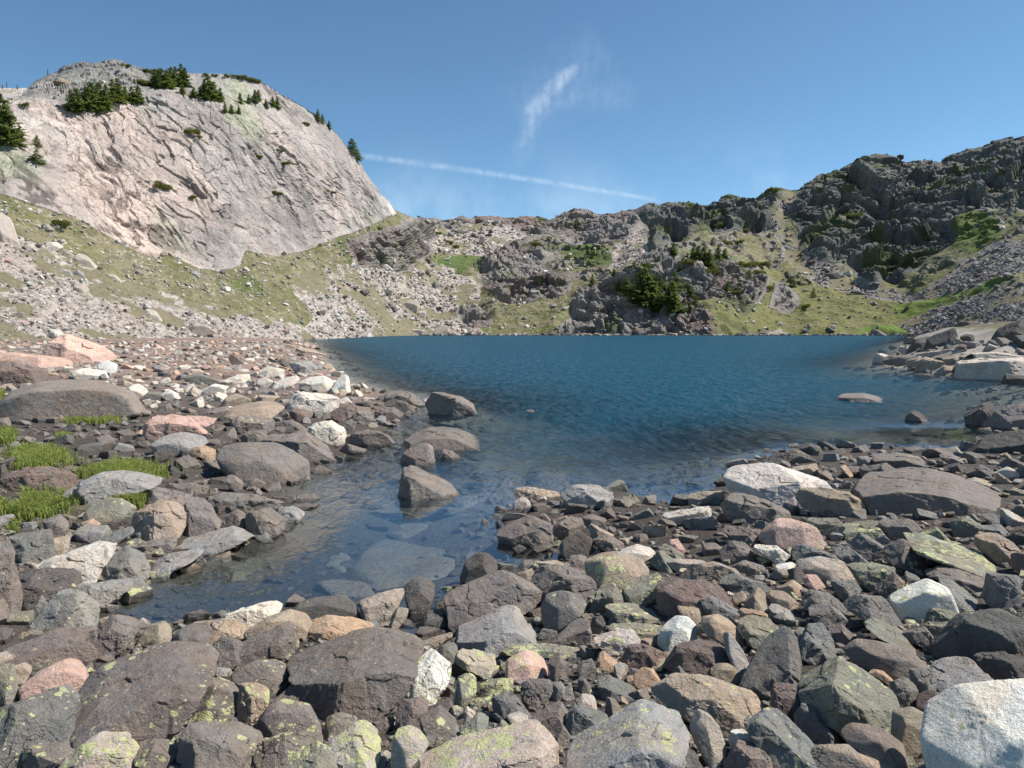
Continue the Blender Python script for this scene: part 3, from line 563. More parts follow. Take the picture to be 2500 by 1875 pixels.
ROCKS = """
D|b||.1|0,100 80,110 130,500 110,560 0,640 -60,640 -60,100|tall grey-brown block cut off by the left edge above the dark gap
D|s||0|80,80 330,60 350,200 330,270 120,275 95,180|dark grey block behind the long cream boulder, near the left edge
D|l||.1|350,230 640,155 740,180 755,215 650,380 560,410 350,330 280,270|long cream mottled boulder lying between dark blocks on the left bank
D|d||0|120,280 340,340 490,340 540,410 520,470 270,570 180,560 120,400|dark grey square-ended block in front of the long cream boulder
D|s|w|0|850,165 970,240 990,330 940,370 740,405 700,380 640,370 690,260|grey six-sided boulder standing at the edge of the left pool
D|g|w|0|550,400 800,400 920,420 870,470 620,580 540,540 500,460|pale grey wedge slab sloping into the narrow end of the pool
D|g|w|0|400,470 490,460 540,540 630,600 620,660 520,730 300,750 160,690 230,640 340,520|pale grey cracked boulder at the innermost corner of the pool
D|g|wf|0|990,290 1130,215 1330,195 1370,230 1290,280 1000,355 970,350|low wet grey slab with its edge in the pool, left bank
D|g|wf|0|1170,100 1560,40 1680,80 1680,130 1400,200 1200,205 1130,170|long smooth grey slab slanting along the left waterline
D|b||.1|20,830 100,790 400,730 560,760 620,850 700,920 560,960 340,960 230,920 110,940 30,880|wide flat brown-grey boulder below the pool corner, above the pink boulder
D|b||.05|600,780 690,690 760,640 870,660 930,700 930,760 800,860 700,915 650,890|upright brown-grey boulder with a pale vertical line at the pool's near end
D|t|r|.05|910,840 950,760 1020,690 1110,680 1150,730 1140,820|small tan-brown block at the near pool edge left of the row of boulders
D|b|r|.1|1140,820 1190,730 1290,690 1400,700 1440,760 1380,860 1290,900 1160,880|rounded brown boulder resting on the big flat slab by the near pool edge
D|t||.1|1310,680 1330,650 1560,660 1680,740 1690,790 1600,800 1440,800|low tan-brown boulder touching the near edge of the pool
D|l||.05|1540,600 1740,560 1900,540 1910,600 1760,700 1560,670 1480,640|pale granite block with a shaded left end at the near pool edge
D|t|r|.05|1650,720 1800,640 1950,600 2060,640 2100,720 2080,790 1980,810 1700,780|rounded tan boulder with fine pale flecks at the near pool edge
D|d|rw|0|1960,590 2030,530 2130,505 2360,505 2430,640 2300,660 2100,650|low dark wet hump at the pool edge behind the pinkish boulder
D|o||.02|2090,650 2220,620 2380,650 2500,700 2520,730 2300,780 2150,800 2090,730|pinkish-orange granite boulder at the near edge of the pool
D|b||.15|1620,800 1950,690 1990,800 1970,880 1840,960 1600,950 1560,870|brown boulder with two small yellow lichen dots above the yellow-spotted one
D|b||.3|1390,880 1500,780 1620,830 1610,930 1500,1000 1390,1010 1370,950|brown boulder with a yellow lichen patch and tan base overhanging a shadow
D|b|r|.3|1570,1000 1740,930 1880,950 1940,1000 1900,1080 1820,1120 1600,1080|rounded brown boulder wearing a pair of large yellow lichen rosettes
D|p|r|.05|170,1060 300,980 480,935 530,960 560,1060 570,1130 430,1180 180,1190|salmon pink granite boulder at the lower left
D|n||.4|-20,960 90,970 110,1100 100,1190 -20,1240|greenish lichened block at the left edge beside the salmon boulder
D|t|r|0|90,960 180,950 215,1000 160,1080 100,1080|small tan stone tucked behind the salmon pink boulder
D|s|z|.4|-60,1240 240,1190 430,1170 480,1200 500,1400 400,1530 100,1640 -60,1680|big dark boulder with greenish lichen at the bottom left corner
D|b|zf|.35|740,920 1100,830 1120,900 1400,900 1500,1020 1400,1060 1280,1100 1160,1340 880,1390 700,1420 480,1560 520,1250 580,1150 560,1030|broad brown bedrock-like slab with yellow lichen right of the salmon boulder
D|b||.3|880,1290 940,1240 1150,1180 1230,1190 1200,1310 1000,1390 880,1380|low brown boulder with a shaded left end on the broad lichened slab
D|b|r|.5|1180,1290 1290,1140 1380,1070 1560,1060 1630,1110 1620,1220 1560,1320 1480,1350 1290,1310 1200,1350|rounded boulder dotted with yellow lichen on its top, right of the broad slab
D|t||.4|1630,1090 1740,1100 1820,1150 1790,1280 1720,1360 1600,1340 1620,1200|narrow tan-streaked boulder pressed against the yellow-dotted round one
D|b||.5|1810,1180 2100,1010 2170,1050 2140,1180 2080,1230 1870,1230|banded boulder with pale wavy gneiss stripes beside the huge dark slab
D|b|r|.4|1740,1330 1830,1220 1920,1195 2090,1250 2170,1400 2120,1470 1790,1460 1740,1400|brown boulder with grey and yellow lichen spots below the banded boulder
D|n||.6|850,1430 1100,1340 1230,1360 1210,1500 1100,1480 900,1480|greenish streaky boulder near the bottom left behind two lichened stones
D|b||.6|910,1540 990,1455 1110,1470 1250,1570 1210,1690 1000,1690|grey-brown boulder with a yellow lichen crest cut by the bottom edge at left
D|k||.9|430,1600 540,1490 700,1420 850,1470 900,1560 960,1700 440,1720|boulder thickly crusted with yellow-green lichen at the bottom edge, left
D|b|z|.4|1250,1380 1320,1330 1620,1390 1760,1480 1690,1540 1720,1700 1360,1720 1230,1560|large brown boulder with pale ribbed bands at the bottom edge, left of centre
D|b||.6|1720,1540 1800,1450 2000,1430 2180,1480 2170,1540 1950,1620 1850,1700 1760,1680|brown boulder with yellow crescent lichen behind a crusted one at the bottom
D|n||.9|1840,1670 1990,1560 2130,1510 2212,1540 2290,1640 2300,1750 1850,1780|low boulder with a yellow-white lichen crust at the bottom edge
E|b|z|.08|-240,870 0,790 180,740 340,720 460,750 600,800 700,880 640,900 480,1120 300,1150 230,1310 60,1310 -60,1250 -100,1180 -180,1000 -280,930|huge smooth dark brown slab, the largest rock in the near centre
E|w||.7|700,865 840,980 830,1050 700,1215 600,1160 450,1190 450,1120 560,990 640,890|white boulder with patchy yellow lichen standing against the huge dark slab
E|d|rw|0|510,440 590,370 650,370 740,440 720,500 680,600 560,600 520,500|small dark dome-shaped boulder standing in water at the near pool edge
E|t|w|0|220,520 300,510 390,470 520,455 510,520 390,640 300,670 240,610|tan boulder with a dark hollow in its top at the near pool edge
E|t|w|0|400,680 470,580 545,590 540,640 430,740 395,720|small tan wedge in the water beside the hollow-topped boulder
E|d|wf|0|620,650 680,590 780,590 860,680 800,700 640,690|low dark wet stone in the last pocket of water, centre foreground
E|b|zw|.02|800,490 850,450 1050,370 1170,330 1290,370 1470,460 1460,530 1270,580 1180,610 960,640 900,670 820,600|large smooth brown boulder with a dark left face at the pool edge
E|g||.03|840,770 890,700 1180,575 1250,570 1360,640 1420,800 1200,850 1180,890 990,860 880,830|large grey flat-topped block with dark blotches on its lit face
E|d|rw|0|885,340 930,260 1020,205 1080,210 1150,270 1150,320 1010,400 930,420|dark round boulder standing in the pool behind the large smooth one
E|b||.02|1370,380 1440,310 1560,290 1700,320 1800,400 1810,470 1760,520 1480,470 1380,400|broad brown boulder with small cracks behind the egg-shaped one
E|s|r|.35|1440,570 1480,490 1580,465 1700,490 1760,560 1720,620 1510,740 1460,680|egg-shaped grey boulder with yellow lichen at its right end
E|t|r|.5|1730,280 1790,200 1990,200 2140,260 2170,340 2090,400 1980,440 1820,430 1760,360|speckled cream boulder with a black stain on its left side
E|n||.6|1990,460 2080,380 2220,340 2280,400 2200,500 2120,550 2020,510|grey boulder covered in small yellow dots in front of the speckled cream one
B|b|w|0|1420,1240 1480,1190 1640,1130 1780,1180 1795,1290 1740,1330 1520,1330 1440,1280|wide brown boulder with a wet skirt standing in the pool at right
B|b|w|0|1805,1190 1920,1135 1990,1150 2010,1220 1890,1290 1810,1280|brown peaked boulder right behind the dark round one on the right shore
E|d|rw|0|1560,170 1600,110 1700,60 1780,110 1800,180 1740,240 1610,240|dark rounded block at the water's edge beside the wide wet-skirted boulder
E|t||0|1750,40 1780,10 1950,80 1920,110 1790,110|small tan-topped stone at the right shore behind the brown cobbles
E|b||0|1790,120 1900,80 2000,140 2000,190 1860,180 1800,150|brown stone wedged behind the speckled cream boulder
E|b||.1|1620,230 1760,215 1760,330 1700,340|brown stone at the left foot of the speckled cream boulder
E|t|wr|0|1410,270 1540,255 1600,280 1550,310 1410,310|flat tan stone at the water's edge behind the broad cracked boulder
E|t|wr|0|1270,350 1380,310 1390,350 1340,400|small smooth tan stone between the large smooth boulder and the cracked one
E|n||.4|1780,540 1830,440 1920,405 2010,520 1990,550 1860,620 1770,620|grey angular boulder with green lichen left of the flat lichened slabs
E|n|f|.6|1870,550 2060,550 2270,600 2330,640 2270,680 2010,680 1900,640|flat greenish slab with a sharp dark left end, upper of two stacked
E|n|f|.6|1900,705 2000,685 2300,690 2260,770 2150,800 1910,740|flat greenish slab, lower of two stacked
E|b|w|.02|1540,760 1640,680 1750,630 1780,740 1770,830 1580,830 1440,810|glossy brown wedge boulder below the egg-shaped boulder
E|d||0|1780,650 1850,630 1875,690 1810,770 1770,720|small dark upright stone between the wedge and the stacked slabs
E|k||.5|1780,800 1950,730 2070,740 2120,810 2000,880 1930,920|pale pinkish lichened boulder below the stacked slabs
F|m||.25|30,1090 80,1000 150,990 290,1040 250,1110 50,1120|maroon block with a dark red left face and greenish top
E|k||1.0|860,920 900,850 1130,900 1140,1000 1120,1050 1030,1000 940,980 860,960|flat block almost covered by yellow lichen beside the white lichened boulder
E|p|r|.45|1210,930 1330,865 1400,880 1480,940 1480,1030 1400,1060 1260,1060 1200,1020|rounded pink granite boulder rimmed with yellow lichen, centre foreground
E|n|f|.7|1180,850 1260,825 1480,820 1730,850 1740,910 1500,900 1190,890|long thin greenish slab behind the rounded pink boulder
E|n|r|.7|850,1180 880,1050 950,1020 1020,1060 1010,1150 900,1260 860,1220|upright oval stone with a yellow lichen cap right of the white boulder
E|n||.8|1030,1090 1100,1060 1260,1060 1250,1130 1110,1170 1030,1160|low stone with a yellow lichen face under the pink boulder
E|b||.1|460,1210 640,1195 690,1230 680,1260 620,1310 640,1410 470,1420|square brown block at the rim of the deep black gap
E|s||.15|1110,1190 1210,1145 1280,1180 1390,1300 1360,1330 1220,1300 1140,1320|grey wedge-shaped stone arching over smaller lichened stones
E|b|r|.75|620,1310 690,1270 760,1245 870,1340 890,1420 800,1470 650,1470|round stone spattered with yellow lichen right of the square brown block
E|n||.85|890,1390 1030,1290 1100,1330 1080,1380 1040,1470 900,1460|angular stone with a bright yellow lichen corner in the small rubble
E|k||.6|910,1330 930,1235 1010,1290 940,1340|small pale pointed stone with yellow lichen above the yellow-cornered one
E|b||.02|1300,1130 1350,1070 1500,1070 1520,1140 1430,1260 1380,1270 1300,1180|clean brown block below the rounded pink boulder
E|k|r|.25|1200,1300 1290,1280 1360,1310 1340,1350 1250,1380|small pale rounded stone under the grey wedge-shaped stone
E|n||.7|1140,1380 1180,1330 1260,1390 1220,1420 1150,1420|small angular stone with a yellow lichen edge left of the bottom pale slab
E|b||.1|1490,930 1560,880 1610,950 1620,1040 1540,1060 1490,990|brown upright stone just right of the rounded pink boulder
E|s||.02|1680,960 1780,920 1810,980 1800,1060 1690,1040|slate-grey upright stone under the long thin slab
E|o||.02|1810,900 1860,870 1970,950 1970,1000 1830,990|tan-orange block with a flat lit top left of the maroon block
E|b||0|1680,1050 1720,1040 1800,1110 1770,1150 1700,1150|small brown pointed stone below the slate-grey upright stone
E|g|r|.1|1520,1090 1570,1075 1610,1120 1560,1210 1520,1200|small grey rounded stone right of the clean brown block
E|s|f|.05|1810,1060 1900,1040 2100,1110 2110,1160 1970,1210 1860,1170|long slate slab pointing at the orange-tan round stone
F|o|r|0|95,1170 150,1120 210,1125 270,1200 260,1240 180,1245 110,1210|round orange-tan stone among grey rubble
E|b||.05|1380,1300 1570,1210 1620,1280 1590,1350 1500,1380 1390,1360|brown angular boulder at the top end of the pale bottom slab
E|s||0|1600,1370 1640,1250 1720,1240 1900,1300 1850,1390 1680,1430|dark grey wedge with a flat top left of the yellow-dotted giant slab
E|k|r|.05|1660,1220 1720,1160 1800,1170 1820,1250 1760,1280|pale cobble above the dark grey wedge
E|b||.02|1520,1400 1560,1330 1640,1440 1600,1520 1560,1520|brown splinter jammed between the two big slabs at the bottom edge
E|b||.02|1880,1190 1940,1200 2000,1280 1900,1350 1870,1290|brown stone above the giant yellow-dotted slab
E|k|zf|.75|500,1680 560,1590 860,1460 1150,1470 1400,1350 1520,1400 1540,1550 1510,1780 500,1780|large pale grey slab mottled with yellow lichen at the bottom centre
F|g|zf|.45|-310,1640 -290,1550 -170,1480 -40,1450 50,1360 150,1290 300,1345 420,1365 405,1470 380,1540 270,1620 240,1780 -310,1780|giant pale grey slab with separate yellow lichen dots at the bottom edge
E|k|r|.8|430,1480 480,1400 560,1385 650,1430 690,1520 560,1620 480,1700 430,1620|pale boulder with yellow lichen and a shaded left side, bottom centre
E|k||.95|0,1480 210,1350 260,1350 340,1450 370,1530 290,1690 80,1690|pale tilted boulder thick with yellow and white lichen left of the black gap
E|b|r|.45|0,1310 90,1290 200,1330 200,1370 60,1450 -40,1430|low brown boulder with lichen flecks under the huge dark slab
E|b||.05|740,1230 820,1190 860,1250 780,1300|small brown stone right of the white lichened boulder's foot
E|s||.02|740,840 850,815 890,860 840,970 790,930|slate-grey stone above the right tip of the white lichened boulder
E|t|w|0|630,800 830,745 840,780 700,850|thin tan wet ledge at the last pocket of water
E|n|f|.7|960,1190 1130,1175 1110,1230 1020,1260 960,1240|flat lichened stone left of the grey wedge-shaped stone
F|l|z|.1|600,80 650,50 850,10 900,25 1110,90 1130,120 1210,170 1100,200 960,230 850,240 640,170 630,130|big pale cream boulder with a peaked top at the right waterline
F|t|z|.12|990,230 1010,160 1100,150 1250,160 1320,200 1350,270 1330,290 1150,290 1040,260|smooth tan boulder joined to the foot of the pale peaked one
F|b||0|590,250 640,175 760,190 930,250 950,310 820,330 700,340 600,300|flaking dark brown boulder in front of the pale peaked boulder
F|t|w|0|400,190 470,165 600,160 590,200 480,240 410,230|tan-topped dark rock poking over the water left of the pale peaked boulder
F|l||.1|260,290 380,270 460,250 510,235 520,290 400,340 290,340|long cream stone with a raised right end on the right shore
F|p|zr|.2|800,400 880,320 950,315 1070,340 1110,400 1130,470 1000,480 900,460 790,440|large rose granite boulder with a green lichened left side
F|n||.2|1040,320 1190,305 1240,350 1210,400 1140,420 1060,370|grey boulder right behind the large rose granite boulder
F|n|f|.75|1215,370 1250,345 1420,310 1450,345 1440,420 1300,430 1230,420|greenish layered slab with a sunlit yellow top right of the rose boulder
F|b|z|.1|1330,150 1380,95 1620,42 1800,60 2010,130 2150,200 2180,300 1900,300 1680,300 1500,300 1400,290 1340,200|enormous flat-topped table rock with a dark undercut front on the right shore
F|b||.1|1440,330 1590,310 1650,360 1640,400 1540,430 1450,390|brown block in the shade in front of the table rock
F|s||.02|1280,460 1330,390 1480,470 1460,530 1400,540 1340,500|grey pyramid-topped block below the layered slab
F|b||.35|1460,500 1540,430 1620,440 1690,560 1700,600 1650,600 1510,560|brown-grey humped boulder left of the long lichened slab
F|n|zf|.65|1560,430 1700,420 1960,480 2100,560 2180,600 2160,640 2000,600 1800,560 1680,540 1650,480|long greenish lichened slab running down to the right edge
F|t||.1|1960,400 2060,395 2120,420 2190,490 2180,550 2080,550 1970,480|tan-grey square block resting above the long lichened slab
F|b|f|.1|1690,630 1760,580 1850,570 2000,600 2030,640 2000,700 1850,670 1720,650|low brown boulder with cracked top below the long lichened slab
F|s||0|2000,740 2020,620 2180,610 2180,720 2170,810 2080,800|dark slate cube near the right edge
F|w|zr|.3|1500,760 1560,710 1680,635 1780,670 1840,780 1830,800 1700,860 1560,860|rounded white boulder with a greenish speckled left flank
F|n||.1|1670,790 1720,775 1860,820 1860,850 1730,880 1680,850|flat grey-green stone leaning on the front of the rounded white boulder
F|s|f|0|1740,650 1830,655 2050,790 1960,830 1860,820 1800,700|slate slab sloping down right from the rounded white boulder
F|d|z|0|1740,1010 1880,850 2060,790 2240,850 2260,1030 2100,1070 1940,1100 1760,1090|big dark charcoal boulder at the right edge above the huge white one
F|n||.5|1250,570 1400,550 1500,560 1500,610 1420,700 1320,650 1290,620|green-lichened block left of the humped brown-grey boulder
F|b||.3|1420,690 1500,600 1560,650 1540,710 1460,750|brown wedge between the green-lichened block and the rounded white boulder
F|k|r|.2|980,560 1100,520 1220,530 1280,590 1290,640 1150,650 1070,620 990,590|pale pinkish boulder with a shaded brown front, middle of the right shore
F|w|r|0|860,570 960,540 980,570 900,610|small bright white stone left of the pale pinkish boulder
F|s||.02|1170,660 1290,640 1330,700 1250,760 1210,720|grey slab-sided stone below the pale pinkish boulder
F|s||0|1020,760 1060,710 1150,710 1240,770 1240,830 1160,820 1040,800|dark grey peaked stone left of the tall stepped grey rock
F|s||0|1050,790 1160,780 1290,850 1280,900 1110,880 1040,830|dark grey slab shaded below its peaked neighbour
F|s||.1|1250,790 1300,740 1440,730 1570,880 1500,900 1380,860 1260,820|tall stepped grey rock in front of the rounded white boulder
F|n|f|.1|1370,940 1380,860 1570,920 1690,1020 1660,1080 1500,1000 1450,980|long grey ledge leading down from the stepped grey rock
F|b|r|.02|1250,1060 1320,990 1420,985 1570,1000 1680,1080 1580,1140 1450,1150 1310,1100|smooth brown boulder left of the big charcoal boulder
F|s||.02|970,1050 970,1020 1050,890 1110,880 1170,940 1200,1060 1100,1080|grey pointed fin of rock standing behind the giant angular boulder
F|s|z|.05|780,1080 820,950 900,890 970,930 990,1050 1000,1150 980,1190 860,1260 740,1210 680,1190|tall grey slab leaning with a broad flat lit foot, right foreground
F|n|z|.3|980,1080 1140,1060 1300,1110 1500,1220 1530,1400 1520,1470 1300,1450 1060,1350 1000,1300 1050,1200 980,1180|giant angular grey boulder with a deeply shadowed front, right foreground
F|t|z|.3|200,1260 320,1190 490,1165 640,1210 730,1220 800,1320 770,1400 650,1440 540,1430 350,1350 230,1320|broad tan-brown boulder with a few yellow lichen spots, right of bottom centre
F|k|r|.05|410,1420 450,1360 510,1380 560,1430 600,1530 590,1620 540,1650 470,1560 410,1490|upright pinkish egg-shaped boulder near the bottom edge
F|w|r|.1|620,1530 630,1470 690,1455 750,1490 760,1530 650,1600|small white rounded boulder near the bottom edge
F|s|z|.35|700,1440 830,1350 900,1370 1050,1490 1100,1560 1040,1640 900,1690 850,1640 760,1500|large slate boulder with a yellow-green lichen patch near the bottom edge
F|m||.02|850,1310 870,1220 970,1210 1060,1240 1060,1310 990,1350 970,1420 860,1380|maroon boulder against the left foot of the giant angular one
F|s||.02|980,1400 1020,1330 1090,1340 1210,1440 1220,1510 1100,1520 1000,1480|blue-grey stone with a tan cap below the giant angular boulder
F|b|r|.02|1220,1480 1280,1450 1430,1440 1540,1500 1580,1640 1560,1670 1400,1570 1230,1540|curved brown boulder behind the tan loaf-shaped one at the bottom right
F|t|r|.02|1030,1660 1100,1580 1290,1535 1450,1560 1540,1630 1550,1720 1000,1720|tan loaf-shaped boulder at the bottom edge, right half
F|t|r|.1|1510,1500 1510,1380 1600,1340 1700,1370 1720,1400 1640,1560 1590,1590|tan lumpy boulder against the left side of the huge white boulder
F|w|zr|.05|1690,1450 1760,1390 1870,1280 2070,1200 2230,1150 2500,1100 2500,1900 1780,1720 1700,1560|huge white granite boulder filling the bottom right corner
F|g||.02|1730,1130 1800,1090 1920,1070 2070,1200 1950,1260 1850,1290 1760,1250|flat-faced grey block above the huge white boulder
F|m|r|.02|1640,1300 1700,1250 1850,1270 1850,1310 1730,1390 1650,1350|reddish-brown boulder touching the top of the huge white boulder
F|d||.02|1950,1080 2090,1040 2240,1040 2240,1130 2080,1210 2000,1140|dark boulder at the right edge between charcoal and white ones
F|s||.02|1590,1140 1690,1120 1740,1140 1720,1270 1640,1300|dark grey upright block left of the flat-faced grey block
F|s||.1|1490,1210 1580,1170 1630,1220 1620,1300 1530,1330|grey block behind the top of the tan lumpy boulder
F|n||.7|1680,900 1830,860 1870,880 1800,940 1720,980|green-lichened wedge left of the charcoal boulder
F|s||.05|1560,940 1670,890 1720,950 1700,1000 1600,970|grey stone under the green-lichened wedge
F|m|z|.1|230,640 500,650 600,690 640,770 600,810 400,850 260,840 230,740|long reddish-brown boulder with a flat top, left part of the right shore
F|t|r|.02|340,800 350,775 470,775 500,830 440,880 380,860|rounded tan stone before the long reddish-brown boulder
F|s||.02|465,760 530,740 680,800 650,850 600,860 500,820|grey wedge stone at the right end of the reddish-brown boulder
F|w|r|.4|230,970 260,900 330,840 390,840 440,880 440,960 360,980 310,1020 250,1010|rounded greenish-white boulder left of the tan arched one
F|t|r|.05|470,860 560,835 640,870 700,950 720,1000 680,1010 600,940 480,940|tan arched boulder right of the greenish-white one
F|m||.3|260,1110 340,1010 440,970 570,970 620,1030 630,1090 560,1130 500,1170 380,1110|maroon-brown boulder with lichen below the greenish-white one
F|g|r|.15|570,950 620,935 690,1020 760,1130 740,1150 690,1170 640,1090 590,1010|grey elongated boulder standing on end, leaning left
F|t|r|.02|510,1140 560,1100 630,1090 680,1160 660,1210 560,1190|pale tan cube-like cobble at the foot of the leaning grey stone
F|s||.02|320,1190 330,1120 370,1090 480,1160 450,1200 350,1210|slate wedge left of the pale tan cobble
F|n||.2|660,870 740,840 850,850 880,900 800,1010 720,970|grey-green boulder right of the tan arched one
F|k||.2|0,910 100,920 140,970 60,1060 0,1060 -40,1000|pale pinkish block above the maroon block, centre right
F|t|r|0|700,760 780,680 860,760 830,800 740,800|tan peaked stone, left of a pair
F|t|r|0|830,710 920,705 990,760 980,800 900,790 850,770|tan rounded stone, right of a pair
F|g|f|.02|830,790 880,780 1030,830 1040,860 930,860 860,830|smooth grey flat stone below the tan pair
F|t|r|0|630,740 690,700 720,740 650,790|small tan cobble left of the tan pair
F|o||.02|640,850 690,800 800,810 860,840 800,860 690,870|orange-brown stone in front of the tan pair
F|t|z|.15|350,640 420,570 540,545 640,570 710,630 560,650 480,650 380,650|wide tan-brown boulder behind the long reddish-brown one
F|k|r|.2|280,560 300,535 480,530 500,560 350,605|flat pale speckled stone left of the wide tan-brown boulder
F|b||.02|560,500 640,430 700,440 760,500 750,540 600,555|dark brown five-sided boulder left of the cream broken stone
F|l||.02|730,460 800,455 870,455 940,500 890,560 800,510|cream broken stone with a dark hollow below the rose boulder
F|b||.05|560,360 640,355 780,370 800,390 750,450 640,430|flat brown boulder left of the large rose granite boulder
F|n||.35|240,480 300,460 380,510 330,570 270,570|grey-green stone left of the pale pink shard
F|l|r|.3|20,490 120,450 210,470 220,500 150,550 60,550|pale rounded boulder behind the speckled cream one
F|p||.02|290,430 340,420 390,480 370,510 330,490|pale pink shard standing in dark rubble
F|s||.02|970,470 1040,460 1220,510 1250,550 1100,520 970,540|long low grey stone right below the rose boulder
F|s||.05|1170,490 1250,460 1370,540 1380,570 1300,600 1220,530|slanting grey slab left of the pyramid-topped block
F|s||.02|560,650 620,610 800,650 850,690 720,710 600,710|low slate slab right of the wide tan-brown boulder
F|b||.05|640,580 700,540 800,560 820,600 700,620|dark brown low stone above the low slate slab
F|o|r|.02|890,690 960,640 1010,670 1010,720 900,730|rounded orange-brown stone right of the tan pair
F|p||.02|1030,620 1090,615 1140,670 1080,700 1020,655|pink-brown stone beside the curved dark one
F|d||.02|930,600 1000,570 1060,660 990,670|dark curved stone in front of the pale pinkish boulder
F|s||.1|1980,300 2050,280 2110,330 2060,355|grey stone near the right edge below the table rock
F|g||.1|1980,360 2080,340 2130,390 2040,410|light grey flat stone near the right edge above the square block
F|n||.25|1820,340 1900,300 1970,340 1960,415 1850,415|grey-green boulder below the right part of the table rock
F|n||.6|1650,400 1740,360 1810,420 1790,445 1690,445|lichened stone with a pointed top below the table rock
F|d||.02|2130,420 2212,360 2270,370 2270,460 2150,450|dark block cut by the right edge below the table rock
F|m||.02|2150,510 2212,490 2270,490 2270,600 2160,580|maroon stone cut by the right edge beside the long slab
F|b||.02|600,1640 680,1520 760,1530 850,1600 870,1690 600,1720|brown boulder at the bottom edge right of the small white one
F|d||.02|250,1620 330,1540 430,1570 520,1690 260,1730|dark boulder at the bottom edge beside the giant yellow-dotted slab
F|n||.5|1580,1680 1700,1600 1780,1610 1790,1720 1600,1720|green-lichened stone at the bottom edge left of the huge white boulder
F|b||.05|1150,910 1220,880 1320,950 1300,985 1200,965|small brown boulder behind the smooth brown one, right foreground
F|o|r|.02|1360,1130 1450,1135 1520,1180 1480,1200 1380,1160|orange-brown stone above the giant angular boulder's right shoulder
C|b|w|0|630,420 830,360 900,380 980,430 950,450 800,450 760,440|flat brown slab at the waterline behind the pale peaked boulder
C|d|w|0|860,340 910,315 980,340 1010,370 970,395 900,385|dark block at the tip of the far right shingle
C|d|w|0|970,320 1020,312 1100,345 1060,365 990,355|dark flat stone beside the block at the shingle's tip
C|t|r|0|790,480 960,440 970,490 930,520|tan smooth stone right behind the pale peaked boulder
C|b||0|1050,370 1130,355 1200,410 1130,415|brown stone on the far part of the right shingle
C|g|r|0|1210,410 1270,400 1315,440 1290,460 1220,455|light grey rounded stone on the right shingle
C|b|f|0|1300,400 1480,380 1580,400 1600,460 1500,480 1350,450|long brown slab behind the table rock
C|b||0|1230,480 1380,440 1450,490 1440,535 1250,535|brown boulder left of the table rock's far corner
C|o|r|0|1100,470 1140,455 1190,510 1170,530|small orange stone between brown ones on the right shingle
C|k|r|0|1740,370 1800,340 1825,370 1800,398|pale rounded cobble at the top of the right shingle
C|d||0|1750,460 1820,440 1860,490 1790,505|dark block behind the table rock's hollow
C|l|r|.1|2030,510 2110,465 2190,500 2190,530 2040,530|cream-topped stone near the right edge behind the table rock
C|t|f|0|1870,550 1920,530 2010,550 2010,580 1920,580|flat tan stone right behind the table rock
C|b||0|2060,470 2120,410 2230,450 2240,475|brown boulder at the right edge of the shingle
C|s||0|1850,500 1950,450 2050,500 2000,525|grey stone in the shingle right of the dark block
C|b|f|0|1710,400 1780,390 1870,430 1760,455|low flat brown slab on the far right shingle
C|b|wrf|0|1090,60 1130,30 1250,22 1330,40 1430,70 1330,78 1140,75|low brown rock awash like a whale's back in the lake at right
C|d|w|0|1505,170 1550,128 1590,140 1640,185 1600,200 1510,195|small dark pointed rock alone in the shallow water at right
C|d|w|0|1865,160 1930,110 1980,72 2020,90 2025,170 1930,225 1880,190|dark peaked rock at the edge of the olive-green shallows
C|b|zw|0|1990,190 2080,110 2180,85 2300,90 2300,240 2100,230 1990,210|large brown boulder cut by the right edge above the shallows
C|d|zw|.05|1900,350 2000,290 2080,260 2300,220 2300,390 2100,380 1950,370|large shaded dark boulder at the right edge of the shingle
B|b|zw|0|745,1000 750,950 800,790 850,787 900,810 1000,860 1100,910 1170,950 1190,1000 1170,1012|wedge-shaped brown rock standing alone in the middle of the pool
B|b|w|0|760,735 800,690 900,650 940,640 990,680 1000,785 900,790 800,785|rounded brown rock in the water just behind the lone wedge
B|b|w|0|1000,725 1060,680 1110,690 1190,732 1050,748|small low rock in the water with a thin point to the right
B|b|zw|0|780,640 830,570 960,530 1060,525 1150,540 1310,590 1440,628 1250,665 1160,688 1000,684 880,655 800,665|long flat brown rock in the lake tapering to the right
B|b|wL|0|920,390 985,300 1060,300 1180,330 1250,370 1280,412 1180,435 1020,462 980,455|brown rock in the lake with a jet-dark cloven left end
B|b|w|0|590,345 660,300 780,285 860,310 930,355 900,380 700,370 600,355|brown rock at the end of the rocky point left of the cloven one
B|d|w|0|620,362 720,345 800,360 880,412 860,440 800,440|wet dark flat rock on the rocky point
B|b|w|0|600,420 640,400 740,400 790,450 720,482 600,480|square brown rock at the waterline of the rocky point
B|m||0|300,430 370,390 460,380 480,420 380,500 310,480|reddish rock in the middle of the rocky point
B|b||0|400,460 470,400 560,400 585,470 560,500 470,500|brown block right of the reddish rock on the point
A|l||0|1730,520 1760,450 1830,435 1960,450 2040,480 2020,540 1900,558 1800,555|bright cream boulder with a dark left end on the rocky point
B|w||0|300,260 350,200 390,175 415,190 430,280 410,305 330,295|white shark-fin boulder standing at the left lake edge
B|l|r|0|80,230 160,195 250,185 310,220 310,275 220,295 100,275|cream rounded boulder left of the white shark-fin one
B|m|r|0|15,430 60,405 120,410 180,440 150,485 50,495|dark red-brown stone in front of the bright cream boulder
B|l||0|155,540 200,500 300,490 390,545 400,600 370,655 300,645 170,580|mottled black and cream boulder on the rocky point
B|b|w|0|410,600 470,560 600,555 680,590 730,622 640,648 520,660 420,655|smooth brown rock with its foot in the pool right of the mottled one
A|b|zw|0|1595,690 1680,680 1830,670 1900,710 2080,800 2050,835 1870,862 1750,805 1600,740|long brown slab sloping right into the pool
